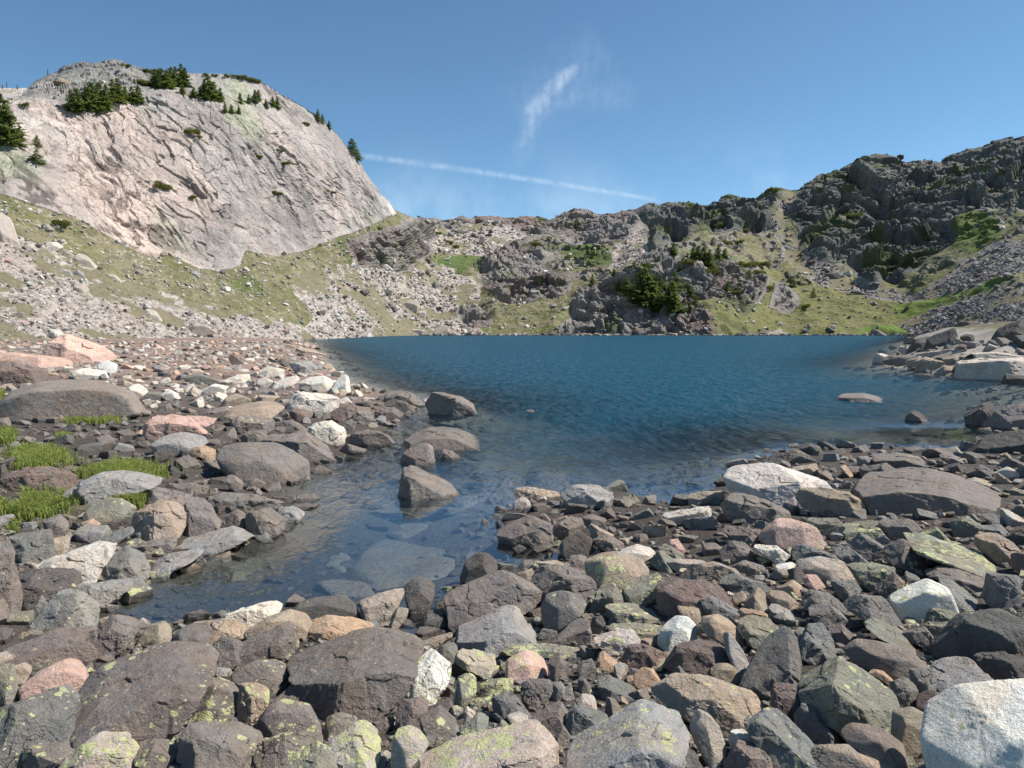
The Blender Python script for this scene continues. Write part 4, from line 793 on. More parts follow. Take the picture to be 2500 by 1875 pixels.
A|b|zwr|0|1290,790 1310,740 1400,730 1660,740 1750,790 1840,860 1850,930 1830,965 1650,990 1550,975 1370,915 1330,860|biggest smooth brown-grey boulder on the left bank of the pool
B|b|wf|0|1600,432 1620,417 1660,413 1680,432|tiny rock just breaking the surface far out in the lake
B|k|w|0|1520,1082 1540,1030 1590,1000 1640,1030 1650,1070 1590,1085|small pale pointed stone in the water before the log-shaped rock
B|t|w|0|1525,980 1560,940 1640,938 1740,960 1860,975 1830,1012 1690,1022 1570,1012|tan log-shaped rock at the tip of the right shore
B|g|w|0|1850,990 1900,940 1980,920 2100,930 2212,980 2170,1065 2020,1045 1900,1012|grey slab at the waterline right of the log-shaped rock
B|t||0|1830,1010 1930,1005 2010,1050 1970,1072 1880,1052|tan block below the grey waterline slab
B|b||0|1990,1140 2060,1120 2160,1150 2140,1192 2030,1202|flat brown stone behind the brown peaked boulder
B|b|w|0|1700,1120 1740,1113 1800,1160 1730,1172|small dark stone in the water above the wide wet-skirted boulder
B|d|wr|0|1520,1352 1570,1325 1620,1350 1560,1382|small wet shiny stone in the water below the wet-skirted boulder
B|b|wf|0|1650,1342 1760,1320 1810,1330 1700,1372|thin wet stone at the right foot of the wet-skirted boulder
B|b|wf|0|1530,1482 1600,1430 1665,1420 1660,1480 1550,1498|wet slab at the waterline right of the dark round boulder
B|b|wf|0|30,1012 80,985 170,985 240,1010 150,1032 50,1032|upper of two thin slabs awash in the pool by the left bank
B|b|wf|0|30,1072 60,1045 150,1045 230,1060 100,1087|lower of two thin slabs awash in the pool by the left bank
A|h|zfr|.02|-40,560 30,500 120,410 260,360 400,350 600,370 720,410 770,480 820,545 700,578 400,584 0,600|vast smooth brown whaleback slab at the left edge
A|m||0|-30,300 0,260 60,245 150,270 260,300 265,350 200,395 0,395|dark red fractured boulder on top of the whaleback slab at the left edge
A|p|z|0|300,180 350,90 400,85 500,120 620,170 680,220 580,265 400,265 310,230|large pink outcrop rising behind the white stones on the left shore
A|p|zf|0|-20,210 120,195 380,240 400,275 350,295 0,260|flat pink slab behind the dark red boulder at the left edge
A|w|r|0|585,270 640,245 700,270 690,315 640,325 600,312|white stone in front of the pink outcrop
A|l|r|0|440,310 520,290 620,310 640,350 540,362 450,342|pale pile-like boulder left of the white stone
A|l|r|0|715,460 740,420 820,385 860,400 880,440 860,482 760,490|cream boulder at the right end of the whaleback slab
A|l|r|0|960,450 1020,420 1080,455 1010,492|small cream cobble between dark stones, left shore
A|k|r|0|1120,440 1160,400 1210,430 1190,462|small pale tan cobble in the middle of the left shore
A|l|r|0|1210,420 1290,385 1370,405 1320,442 1230,452|cream stone left of the tan rounded one on the left shore
A|l|r|0|1350,360 1430,330 1500,330 1490,382 1370,387|smooth pale boulder with a dark right end on the left shore
A|t|r|0|1330,500 1360,460 1420,445 1500,480 1500,522 1350,527|rounded tan boulder above the long beige slab
A|t|fr|0|1295,572 1400,520 1560,490 1660,500 1700,540 1620,588 1400,588|long low beige slab in the middle of the rocky point
A|l|r|0|1630,400 1680,360 1780,335 1800,370 1730,402 1660,418|pale grey-white boulder behind the bright cream one
A|t|fr|0|1510,492 1560,450 1680,460 1650,495|low tan slab behind the beige one
A|g|w|0|1740,260 1860,245 1895,290 1890,335 1800,325 1750,290|grey square boulder at the far left waterline
A|t|w|0|1770,205 1790,165 1870,180 1970,205 1900,215|tan tapering rock at the waterline below the far beach
A|p|z|0|880,670 900,600 950,570 1050,570 1140,600 1240,680 1120,705 960,722 900,722|striking salmon-pink boulder with a dark striped left side
A|p||0|1080,575 1140,570 1300,600 1240,645 1160,622|salmon slab right behind the striped salmon boulder
A|o|r|0|810,682 850,660 880,680 850,705|small round brown stone left of the salmon boulder
A|g|zr|0|920,740 1000,690 1100,675 1220,710 1240,760 1120,795 1000,815 940,772|light blue-grey boulder in front of the salmon-pink one
A|o||0|1130,790 1180,760 1240,765 1290,790 1280,862 1200,815|orange-tan broken stone left of the biggest smooth boulder
A|b||0|1280,720 1400,640 1420,700 1380,735|brown wedge right of the salmon boulder
A|b||0|1430,710 1500,665 1590,670 1600,742 1480,742|brown block above the biggest smooth boulder
A|b||.3|1390,620 1400,590 1480,570 1640,600 1640,660 1560,682 1440,662|brown boulder with green lichen on top behind the brown block
A|b||0|1650,620 1750,600 1850,660 1800,682 1700,672|flat brown boulder behind the long slab sloping into the pool
A|g|z|.1|500,1010 530,950 640,910 760,910 900,950 980,980 870,1020 720,1045 620,1075 540,1085|large pale grey boulder between two grass tufts on the left bank
A|m|z|0|30,1000 60,890 160,880 300,890 420,950 430,1005 300,1045 70,1005|wide red-brown boulder above the big grass patch at left
A|d||0|-20,900 30,860 60,960 50,1015 -20,1015|dark shaded block at the left edge above the grass
A|g||0|350,1040 430,1010 500,1010 490,1065 420,1095|small grey boulder between grass and the large pale grey one
A|n|r|.3|510,1170 560,1100 640,1070 720,1080 800,1140 780,1195 650,1195 530,1205|rounded olive-brown boulder with pale lichen below the bright green tuft
A|b||0|870,1110 920,1010 960,1005 1080,1040 1150,1070 1140,1115 1040,1085 950,1095|brown boulder with a dark left face right of the bright green tuft
A|b|zw|0|1250,1070 1330,1030 1500,1050 1700,1110 1600,1142 1450,1152 1320,1192 1280,1160|long brown wedge pointing right at the pool edge
A|b||0|1100,1150 1140,1050 1240,1080 1280,1160 1320,1210 1230,1285 1130,1290 1090,1270|brown boulder left of the long wedge
A|b||0|1280,1270 1340,1180 1420,1145 1480,1170 1470,1255 1380,1262|brown rounded block below the long wedge
A|b|w|0|1480,1190 1500,1150 1620,1130 1700,1200 1700,1240 1560,1305 1500,1265|brown cracked block at the pool edge below the long wedge
A|g|w|0|1650,1130 1760,1120 1830,1165 1790,1202 1710,1218|grey pointed stone at the tip of the left bank
A|b|w|0|1470,960 1530,950 1600,985 1530,1025 1490,1015|small pointed stone at the front foot of the biggest smooth boulder
A|b||0|1350,940 1400,930 1460,980 1440,1042 1380,1005|brown upright stone left of that pointed stone by the pool
A|o||0|500,1210 560,1195 610,1240 600,1275 540,1255|small orange-tan stone below the olive-brown boulder
A|d||0|590,1220 760,1190 820,1200 760,1255 640,1255|dark shaded stone below the olive-brown boulder
A|s||0|540,1330 640,1290 780,1250 790,1290 700,1345|flat dark slab above the long cream boulder of the left bank
A|g||.1|-20,1180 80,1170 90,1240 30,1255 -20,1255|pale grey stone at the left edge below the big grass patch
A|b||0|1040,990 1130,975 1250,1010 1220,1055 1100,1035|flat brown stone among small dark rubble on the left bank
A|t||0|300,1400 320,1310 380,1330 420,1300 400,1385 330,1415|upright tan stone behind the long cream boulder
A|t|z|0|800,1310 800,1250 830,1140 960,1080 1060,1110 1140,1180 1060,1295|large tan-brown boulder arching over a black hollow on the left bank
A|b|w|0|830,1352 900,1320 1040,1315 1060,1340 1010,1395 850,1395|wet brown ledge under the large tan-brown arched boulder
A|b||0|270,1200 360,1170 410,1230 360,1315 290,1295|brown stone left of the small orange-tan one
A|m||0|1370,222 1400,205 1460,250 1400,275|small dark red shard on the far pink shore
A|s|r|0|1100,342 1200,325 1330,370 1290,392 1150,385|smooth grey-pink slab in the middle of the far left shore
A|s|r|0|840,472 900,430 980,440 950,492 860,492|dark grey cobble right of the cream boulder by the whaleback
A|d||0|1655,255 1690,235 1740,265 1720,290|small dark stone left of the grey square boulder
A|l|r|0|1545,315 1600,280 1700,300 1700,345 1580,348|pale rounded boulder left of the grey square boulder
A|l|r|0|1540,365 1590,345 1640,370 1600,412 1550,405|cream stone left of the pale grey-white boulder
R|b|w|0|1450,1272 1500,1258 1650,1250 1640,1300 1580,1305 1480,1297|thin slab at the lake-side tip of the right bank
R|t|w|0|1575,1290 1650,1255 1680,1320 1600,1327|small tan slab just right of the tip on the right bank
R|t|w|0|1630,1292 1680,1265 1770,1285 1740,1342 1640,1337|tan slab with a dark waterline end on the right bank
R|k|f|0|1650,1275 1660,1245 1800,1215 1920,1225 1830,1270 1750,1285|pale sloping slab second row on the right bank
R|t|w|0|1730,1355 1780,1310 1860,1315 1860,1362 1760,1362|low tan slab at the waterline middle of the right bank
R|k|zwf|0|1870,1372 1880,1290 1980,1275 2230,1265 2230,1372 2100,1397 1960,1387|widest pale slab of the right bank, at the right edge
R|d|w|0|2100,1398 2120,1355 2230,1365 2230,1415|dark stone at the waterline where the right bank meets the edge
R|d||0|1575,1245 1620,1170 1690,1150 1700,1210 1620,1247|dark shaded rock face at the left end of the right bank
R|d||0|1680,1222 1700,1160 1830,1105 1840,1160 1780,1217|dark leaning rock above the pale sloping slab of the right bank
R|m|f|0|1840,1095 1870,1070 1950,1070 1945,1098 1850,1100|flat red-brown block capping the right bank
R|k|f|0|1950,1245 2060,1235 2180,1255 2100,1280 1980,1280|pale slab behind the widest one on the right bank
R|m||0|1845,1214 1870,1195 1895,1197 1900,1228|small reddish stone sitting on the right bank's slabs
R|d||0|1870,1155 1900,1140 1935,1145 1940,1175 1880,1182|dark lump in the middle of the right bank
R|d|z|0|2050,1160 2080,1110 2140,1080 2230,1050 2230,1160 2100,1172|dark shrubby-shaded rock at the right edge of the right bank
"""
HILL = """
G|k|z|0|400,1190 430,1150 470,1155 560,1240 540,1262 440,1215|biggest white slab-like boulder on the left grass slope
G|l||0|250,1105 270,1088 310,1088 335,1110 290,1135|white boulder topmost of the row above the biggest white slab
G|k||0|330,1135 345,1120 400,1160 400,1185 345,1172|pale boulder between the topmost white one and the biggest slab
G|g||0|308,1255 335,1230 375,1238 392,1268 340,1272|grey boulder, left of a pair below the biggest white slab
G|g||0|400,1255 418,1230 450,1255 455,1275 408,1277|grey boulder, right of a pair below the biggest white slab
G|k||0|395,1360 405,1318 455,1310 478,1345 455,1368|pale square boulder low on the left slope
G|k||0|436,1368 480,1355 503,1385 460,1392|small cream boulder touching the pale square one
G|k|f|0|585,1262 620,1258 690,1315 640,1320|flat pinkish slab on the slope right of the biggest white one
G|k|f|0|1068,1480 1090,1462 1200,1500 1110,1502|pale flat boulder at the foot of the grass slope
G|k|z|0|1000,1558 1060,1522 1120,1540 1168,1562 1100,1580 1010,1572|broad pale boulder at the bottom of the slope above the beach
G|k||0|765,1480 800,1445 840,1455 885,1515 800,1512|tan-grey boulder low on the slope near the beach
G|k||0|688,1540 705,1500 770,1550|pinkish wedge boulder beside the tan-grey one
G|l||0|1120,1395 1145,1370 1180,1398 1150,1408|small bright white stone in the middle of the grass slope
G|l|f|0|325,1080 345,1070 362,1088 340,1093|small flat white stone in grass above the white row
G|k|z|0|-20,1110 -20,930 10,925 60,960 95,1060 100,1100 40,1115|rounded tan outcrop at the left edge of the grass slope
G|k||0|1845,1185 1865,1180 1900,1230 1880,1235|white upright slab below the cliff's right foot
H|g|z|0|205,710 220,668 330,680 410,740 380,765 260,745|large grey fallen block on the lower talus
H|k|z|0|360,760 375,700 470,730 490,765 400,775|pinkish fallen block beside the large grey one
H|k|z|0|437,875 450,835 500,815 545,825 540,872|big pale fallen block in the middle of the talus
H|k||0|550,820 560,772 585,768 602,812|pointed pale block above the big pale one
H|d||0|300,770 330,750 385,760 380,785 320,785|dark-faced block under the large grey one
H|k||0|525,925 545,885 590,880 585,925|pinkish angular block near the talus foot
H|g||0|1005,690 1015,652 1038,655 1040,688|grey block perched on the brown crag top
H|l||0|875,760 885,740 905,745 905,765|round white stone left of the brown crag
H|k||0|620,845 630,825 658,830 650,848|pale stone right of the pointed block
H|k|f|0|490,1015 510,990 590,1000 590,1020|flat pale slab at the lake edge under the talus
H|k|f|0|620,1020 650,985 720,965 720,1000 690,1018|cream slab at the lake edge right of the flat pale one
R|d||0|1120,835 1150,810 1200,808 1222,830 1170,845|dark flat rock in the gully of the right slope
R|b||0|1275,905 1300,898 1365,920 1350,932|grey flat rock low in the gully
R|l||0|880,1085 895,1075 912,1088 895,1095|white stone on the grass slope right of the knoll
"""
TREES = """
G|fir|dark fir at the left edge of the cliff|10,550,250 45,565,200 105,540,70
G|shrubtree|lone bushy pine on the cliff's left ledges|200,570,60 200,668,75
G|fir|fir in the dense clump on the upper left shelf|385,375,110 420,385,120 465,390,120 500,385,150 540,375,140 575,385,130 610,350,110 640,350,130 680,345,100 715,345,90 748,345,90
G|fir|fir in the summit clump|840,245,90 875,260,100 905,262,90 925,245,95 950,250,100 978,250,110 1003,255,95
G|fir|fir in the row down the cliff crown|985,298,50 1045,305,50 1080,308,60 1105,305,90 1128,318,125 1155,320,90 1190,325,70 1215,390,50 1250,390,45 1290,395,42
G|fir|fir on the right shoulder of the cliff|1300,330,60 1345,330,48 1380,325,65 1400,310,50 1445,352,45 1480,345,50 1505,355,60
G|shrub|low green shrub on the cliff skyline|800,165,28 850,170,30 1110,190,22 1160,190,20 1225,195,22 1280,200,28 1320,210,32 1350,212,30 1385,225,32
G|snag|small spindly conifer on the left skyline|265,187,32 38,255,32 92,262,28 12,260,26
G|shrub|olive shrub on the grey dome|575,215,32 685,157,28 770,235,48 130,355,32
G|fir|small conifer on the cliff's right skyline|1720,430,62 1745,440,45 1782,472,40
G|shrubtree|bushy conifer leaning out from the cliff's steep right skyline|1903,600,78 1928,602,55
G|shrub|small shrub rooted on the cliff face|1022,512,55 1070,540,22 850,812,58 1035,857,32 1500,832,38 1540,668,34 1780,827,30 1412,628,26 1510,602,26 1670,445,24
G|shrub|round olive bush on the grass slope below the cliff|328,1008,55
R|fir|fir in the dark clump on the front of the knoll|75,955,90 110,965,120 140,975,150 167,985,190 192,985,170 218,990,150 245,992,120 290,1012,110 312,1020,160 340,1022,90 400,1026,50
R|fir|pine on the crest of the knoll|280,735,55 318,760,70 350,765,60 395,745,65 425,745,75 455,755,90 485,760,95 520,770,100 555,765,85 595,770,80
R|shrubtree|bushy tree on the knoll's rocky middle|250,885,60 325,895,90 412,918,75 640,885,60 722,853,50 345,820,45
R|shrub|low shrub on the knoll's right shoulder|660,765,50 700,775,42 750,785,40 790,792,42 600,682,38 650,678,40
R|shrubtree|single dark tree on the grassy slope right of the knoll|962,892,55 1072,957,48
R|shrub|small bush on the grassy slope right of the knoll|1030,1012,40 832,922,32
R|shrub|lone bush on the dark right crag|1305,500,45
H|fir|small fir left of the knoll's clump|1585,728,70 1727,698,60
H|shrub|low green shrub on the knoll's left flank|1520,952,32 1600,775,30
H|shrub|green shrub in the upper valley|640,445,32 735,480,30 770,505,30 1070,495,26 1250,500,40 1450,565,25 310,395,28 560,220,10
R|shrub|yellow-green bush high on the knoll|130,815,40 180,800,45 385,815,50 470,830,45 540,800,50 665,900,40 760,830,40 300,905,45
R|shrub|low bush on the ridge left of the big dark crag|250,565,40 340,590,45 560,590,40 700,600,36 430,470,40 850,365,24
R|shrubtree|dark pine low on the front of the knoll|440,985,45 20,905,60 355,955,60
"""
# ------------------------------------------------ rocks: each is cut by half-spaces so that its outline is the traced one
VIEW = {'A': (0, 780, .4069), 'B': (700, 850, .3617), 'C': (1600, 950, .4069), 'D': (0, 1275, .3617), 'E': (800, 1275, .3617), 'F': (1500, 1125, .4521), 'G': (0, 100, .4521), 'H': (800, 400, .4069), 'R': (1500, 300, .4521)}
RC = {'h': (.235, .20, .17), 'b': (.172, .150, .134), 'd': (.095, .088, .080), 'g': (.26, .25, .24), 's': (.165, .160, .150), 't': (.31, .255, .20), 'l': (.49, .455, .40), 'w': (.56, .545, .50), 'p': (.45, .31, .26), 'o': (.36, .26, .185), 'm': (.148, .113, .098), 'n': (.20, .195, .155), 'k': (.36, .32, .28)}
def hull2(P):
    P = sorted(map(tuple, P))
    def half(pp):
        h = []
        for q in pp:
            while len(h) > 1 and (h[-1][0] - h[-2][0]) * (q[1] - h[-2][1]) - (h[-1][1] - h[-2][1]) * (q[0] - h[-2][0]) <= 0: h.pop()
            h.append(q)
        return h
    a = half(P); b = half(P[::-1]); return np.array(a[:-1] + b[:-1])
def carve(dirs, planes, power):
    n = np.array([q[:3] for q in planes], float); d = np.array([q[3] for q in planes], float)
    L = np.linalg.norm(n, axis=1); n /= L[:, None]; d = np.maximum(d / L, .06)
    c = dirs @ n.T; r = np.where(c > 1e-3, c / d, 0.0)
    return (r ** power).sum(1) ** (-1.0 / power)
def poly_px(view, pts):
    x0, y0, s = VIEW[view]; q = np.array([[float(a) for a in t.split(',')] for t in pts.split()]); return q * s + np.array([x0, y0])
FILLED = []
LEVEL = ('enormous flat', 'huge smooth dark', 'large grey flat', 'long brown slab sloping', 'long flat brown rock', 'wide flat brown')   # these show a level top too
def traced_rock(line, i, far=False, group=None):
    view, cc, fl, li, pts, label = line.split('|'); li = float(li); px = poly_px(view, pts); FILLED.append(px)
    rs = np.random.default_rng(1000 + i)
    xmin, xmax = px[:, 0].min(), px[:, 0].max(); ymin, ymax = px[:, 1].min(), px[:, 1].max()
    wpx, hpx = xmax - xmin, ymax - ymin
    bx = px[px[:, 1] > ymax - .18 * hpx][:, 0].mean()
    if far: contact = far_pt(bx, ymax - .10 * hpx); tc = (contact - CP) @ FW
    else:
        P, ok = hit(bx, min(ymax, 2100) - .04 * hpx, 0.0 if 'w' in fl else -9); tc = (P[0] - CP) @ FW
    # half-sizes in metres at the centre; slabs are deeper than they look tall
    cy = (ymin + ymax) / 2; cxp = (xmin + xmax) / 2
    dep = math.atan2((cy - 796.0), F)
    k = tc / F; a = wpx / 2 * k; b = hpx / 2 * k
    c = max(.55 * math.sqrt(a * b), min(a * .8, b * (1.1 if 'f' not in fl else 2.2)))
    if 'f' in fl: c = min(a * .9, b * 2.6)
    if far: c = .4 * max(a, b)
    c = min(c, a * 1.1)
    flat = ('f' in fl or label.startswith(LEVEL)) and not far
    if flat: c = min(.95 * a, max(.5 * b, .60 * b / max(math.sin(dep), .04)))
    tcen = tc + (.85 if flat else .42) * c; k = tcen / F; a = wpx / 2 * k; b = hpx / 2 * k
    cen = CP + ray(cxp, cy) * tcen
    w_ = CP - cen; w_ /= np.linalg.norm(w_); u_ = np.cross(np.array([0, 0, 1.0]), w_); u_ /= np.linalg.norm(u_); v_ = np.cross(w_, u_)
    hp = hull2([(((x - cxp) / (wpx / 2)), -((y - cy) / (hpx / 2))) for x, y in px]) * 1.05
    drop = .5 if 'w' in fl else .22
    if far: drop = .5
    hp = np.array([(x, y - drop if y < -.25 else y) for x, y in hp])
    cen2 = hp.mean(0); planes = []; tfr = float(np.clip(math.sin(dep) * c / b, .05, .9))     # how fast a level top drops in view towards the eye
    for e in range(len(hp)):
        p0, p1 = hp[e], hp[(e + 1) % len(hp)]; ed = p1 - p0
        if np.hypot(*ed) < .04: continue
        nn = np.array([ed[1], -ed[0]]); nn /= np.linalg.norm(nn)
        if nn @ (p0 - cen2) < 0: nn = -nn
        off = nn @ p0; wb_ = -.5 * nn[1] + rs.uniform(-.12, .12)
        tf = rs.choice([rs.uniform(.05, .3), rs.uniform(.35, .9)]) if nn[1] > -.2 else rs.uniform(.0, .2); tb = rs.uniform(.1, .4)
        if flat:
            if nn[1] > .25: wb_ = -.92; tf = tfr * nn[1]; tb = .1
            elif nn[1] < -.25: wb_ = .85; tf = .05; tb = .05
            else: wb_ = 0; tf = rs.uniform(.05, .25); tb = rs.uniform(.05, .25)
        planes.append((nn[0], nn[1], tf, off + tf * wb_)); planes.append((nn[0], nn[1], -tb, off - tb * wb_))
    if flat:
        planes += [(rs.uniform(-.06, .06), 1, tfr, 1.0 - tfr * .92), (rs.uniform(-.25, .25), rs.uniform(.0, .15), 1, .98), (0, 0, -1, 1.0), (0, -1, 0, 1.6)]
        if rs.random() < .6: planes.append((rs.choice([-1, 1]) * rs.uniform(.5, .9), .1, .7, rs.uniform(.85, 1.0)))
    else: planes.append((rs.uniform(-.35, .35), rs.uniform(-.1, .25), 1, rs.uniform(.62, .9)))
    if not flat:
        planes.append((rs.uniform(-.3, .3), rs.uniform(.7, 1.0), rs.uniform(.55, .9), rs.uniform(.72, .98)))
        planes.append((rs.uniform(-.9, -.4), rs.uniform(0, .5), .7, rs.uniform(.75, 1.0))); planes.append((rs.uniform(.4, .9), rs.uniform(0, .5), .7, rs.uniform(.75, 1.0)))
        for _ in range(2 if 'r' not in fl else 5):
            sx = rs.uniform(-1, 1); planes.append((sx, rs.uniform(-.2, 1), rs.uniform(.3, 1.0), rs.uniform(.72, .98) * (1 if 'r' not in fl else 1.15)))
        planes.append((rs.uniform(-.3, .3), .2, -1, .9)); planes.append((0, -1, 0, 1.6))
    if 'L' in fl: planes.append((-.9, .1, .75, .5))
    lvl = 5 if wpx > 200 else 4 if wpx > 62 else 3
    if far: lvl = 3
    D_, T_ = ICO[lvl]; power = rs.uniform(24, 48) if 'r' in fl else rs.uniform(90, 200)
    # centre of the directions sits inside the outline
    r = carve(D_, [(q[0], q[1], q[2], q[3] - (q[0] * cen2[0] + q[1] * cen2[1])) for q in planes], power)
    L = D_ * r[:, None]; L[:, 0] += cen2[0]; L[:, 1] += cen2[1]
    so = rs.uniform(0, 500, 3); size = (a * b * c) ** (1 / 3); asp = np.array([a, b, c]); M = L * asp
    q = M / size
    e = 1.0 if 'r' not in fl else .6
    d1 = fbm(q * 1.3 + so, 3, 7) * .034 * e + fbm(q * 4.5 + so, 3, 8, .6) * .020 * e + ridged(q * 9.0 + so, 2, 9) * .008
    if lvl >= 4 and 'r' not in fl:
        hb, eb, _ = blocks(q * 1.9 + so, 12 + i, .9); d1 = d1 + hb * (.048 if lvl < 5 else .026) - np.clip(1 - eb / .06, 0, 1) * .016
    nrm_ = L / asp; nrm_ /= np.linalg.norm(nrm_, axis=1)[:, None]
    M = M + nrm_ * (d1 * min(size, b * 1.6))[:, None]
    W = M[:, :1] * u_ + M[:, 1:2] * v_ + M[:, 2:3] * w_
    if view in 'DEF' and cy > 1380 and cc not in 'mop': li = max(li, .14)
    base = np.array(RC[cc]) * rs.uniform(.9, 1.12); base = base * (1 + rs.uniform(-.02, .02, 3))
    C = np.empty((len(W), 4)); C[:, :3] = base; C[:, 3] = li
    if view in 'AB' or far: C[:, :3] *= 1.0
    org = cen + np.array([0, 0, W[:, 2].min()]); W = W - np.array([0, 0, W[:, 2].min()])
    nm = 'flat_boulder' if 'f' in fl else ('boulder' if wpx > 75 or far else 'stone')
    o = mesh_np(nm, W, T_, M_ROCK, C, smooth='r' in fl, loc=org)
    tag(o, label, 'flat boulder' if 'f' in fl else ('boulder' if wpx > 75 or far else 'stone'), group)
for i, ln in enumerate(ROCKS.strip().split('\n')): traced_rock(ln, i)
for i, ln in enumerate(HILL.strip().split('\n')): traced_rock(ln, 700 + i, True)

# slabs lying under the clear water of the pool
SUBM = [('420,1480 560,1330 650,1285 820,1310 860,1340 1170,1370 1150,1480 1080,1590 1000,1580 850,1545 800,1640 620,1640 480,1540', 'largest submerged slab, pale through the clear water of the pool', -.20),
 ('140,1450 200,1400 350,1370 430,1390 420,1470 380,1500 200,1480', 'small submerged slab left of the largest one', -.24), ('1010,1290 1100,1200 1250,1180 1400,1215 1300,1260 1200,1350 1090,1330', 'submerged slab with a pointed right end right above the largest one', -.28),
 ('1200,1400 1270,1300 1310,1330 1310,1390', 'small submerged triangular stone near the dark round boulder', -.12), ('200,1060 400,1010 640,1020 760,1080 900,1140 1000,1210 960,1260 700,1270 480,1230 350,1250 240,1180', 'wide smooth submerged shelf left of the lone wedge rock', -.30),
 ('870,1090 1190,1000 1280,970 1230,1090 1180,1140 1000,1130', 'submerged foot of rock right of the lone wedge rock', -.30), ('190,1590 400,1560 560,1620 620,1700 300,1700', 'submerged slab close to the near shore of the pool', -.14),
 ('1350,1010 1450,940 1560,930 1560,1080 1430,1130', 'submerged slab left of the log-shaped rock', -.22), ('1640,810 1750,780 1900,830 1800,870 1680,860', 'submerged slab in the open water behind the log-shaped rock', -.30), ('1250,840 1400,800 1580,850 1500,900 1330,900', 'submerged slab between the lone wedge and the far water', -.32)]
def submerged(pts, label, z, i):
    px = poly_px('B', pts); w2 = plane_pt(px[:, 0], px[:, 1], z); hp = hull2([tuple(q) for q in w2[:, :2]]); c0 = hp.mean(0)
    ext = np.abs(hp - c0).max(0); rs = np.random.default_rng(5000 + i); planes = []
    for e in range(len(hp)):
        p0, p1 = (hp[e] - c0) / ext, (hp[(e + 1) % len(hp)] - c0) / ext; ed = p1 - p0; nn = np.array([ed[1], -ed[0]]); nn /= np.linalg.norm(nn)
        if nn @ p0 < 0: nn = -nn
        planes.append((nn[0], nn[1], .25, nn @ p0 + .2))
    planes += [(0, 0, 1, 1), (0, 0, -1, 1)]
    D_, T_ = ICO[4]; L = D_ * carve(D_, planes, 18)[:, None]; th = .16
    W = L * np.array([ext[0], ext[1], th]); W[:, 2] += fbm(W * 2.2 + 50 * i, 4, 3) * .05
    C = np.tile([.36, .325, .25, 0.0], (len(W), 1)); W[:, 2] += th
    o = mesh_np('sunken_boulder', W, T_, M_ROCK, C, loc=(c0[0], c0[1], z - 2 * th + .02)); tag(o, label, 'sunken boulder', 'slabs under the clear water')
for i, s in enumerate(SUBM): submerged(*s, i)

# ------------------------------------------------ loose stones that fill the gaps
def variants(n, lvl, seed, p0=26, p1=90):
    out = []
    for k in range(n):
        rs = np.random.default_rng(seed + k); pl = []
        for ax in range(3):                           # joint-bounded blocks: three rough pairs of faces, a few broken corners
            for sg in (-1, 1):
                v = rs.normal(0, .22, 3); v[ax] += sg; v /= np.linalg.norm(v); pl.append((*v, rs.uniform(.55, .85)))
        for _ in range(4):
            v = rs.normal(size=3); v /= np.linalg.norm(v); pl.append((*v, rs.uniform(.72, .95)))
        D_, T_ = ICO[lvl]; L = D_ * carve(D_, pl, rs.uniform(p0, p1))[:, None]
        if lvl > 1: L = L * (1 + fbm(L * 1.8 + k * 7, 3, k) * .10)[:, None]
        out.append((L, T_))
    return out
def rand_rot(rs, tilt=.35):
    az = rs.uniform(0, 2 * math.pi); ax, ay = rs.normal(0, tilt, 2)
    cz, sz = math.cos(az), math.sin(az); Rz = np.array([[cz, -sz, 0], [sz, cz, 0], [0, 0, 1]])
    cx_, sx = math.cos(ax), math.sin(ax); Rx = np.array([[1, 0, 0], [0, cx_, -sx], [0, sx, cx_]])
    cy_, sy = math.cos(ay), math.sin(ay); Ry = np.array([[cy_, 0, sy], [0, 1, 0], [-sy, 0, cy_]])
    return Rx @ Ry @ Rz
class Heap:
    def __init__(s): s.V = []; s.T = []; s.C = []; s.n = 0
    def add(s, var, pos, scl, rot, c, li):
        L, T = var; W = (L * scl) @ rot.T + pos; s.V.append(W); s.T.append(T + s.n); s.n += len(W)
        s.C.append(np.tile([*c, li], (len(W), 1)))
    def build(s, name, mat, label, cat, smooth=True):
        o = mesh_np(name, np.concatenate(s.V), np.concatenate(s.T), mat, np.concatenate(s.C), smooth); tag(o, label, cat, kind='stuff'); return o
OCC_S = 2; OCC = np.zeros((1000, 1850), bool)          # coarse picture of the ground already covered (x offset 280)
oy, ox = np.mgrid[0:1000, 0:1850]
for px in FILLED:
    q = px / OCC_S + np.array([280, 0]); c0 = q.mean(0); q = c0 + (q - c0) * .93
    x0, x1 = int(max(0, q[:, 0].min())), int(min(1849, q[:, 0].max() + 1)); y0, y1 = int(max(0, q[:, 1].min())), int(min(999, q[:, 1].max() + 1))
    if x1 <= x0 or y1 <= y0: continue
    s = (slice(y0, y1), slice(x0, x1)); OCC[s] |= inside_poly(ox[s].astype(float), oy[s].astype(float), q)
PAL = {'shore': ['b', 'b', 'b', 'd', 's', 's', 't', 'n', 'b', 'g', 's', 'b', 'k', 'b', 'n', 's', 'b', 's', 'g', 'b', 'n', 't', 'g', 'b', 's', 'b', 's', 'k'], 'pink': ['p', 'k', 't', 'k', 'm', 'k', 'l', 'p', 't', 'o', 'g', 'k'], 'pale': ['l', 'k', 't', 'g', 's', 'l', 't', 'd'], 'dark': ['d', 'b', 'b', 'b', 'b', 's', 'd'], 'bank': ['k', 'b', 'b', 'd', 'g', 't', 'd', 'd', 's']}
GRASS = [('A', [(35, 760, 400, 875, 6500, .10), (0, 1020, 400, 1160, 8500, .11), (500, 860, 960, 960, 7000, .13), (650, 1030, 900, 1115, 3400, .09), (400, 585, 730, 622, 2600, .06), (-20, 650, 100, 730, 1400, .08), (340, 690, 430, 730, 800, .06), (20, 1225, 110, 1275, 700, .07), (0, 420, 30, 470, 300, .09)])]
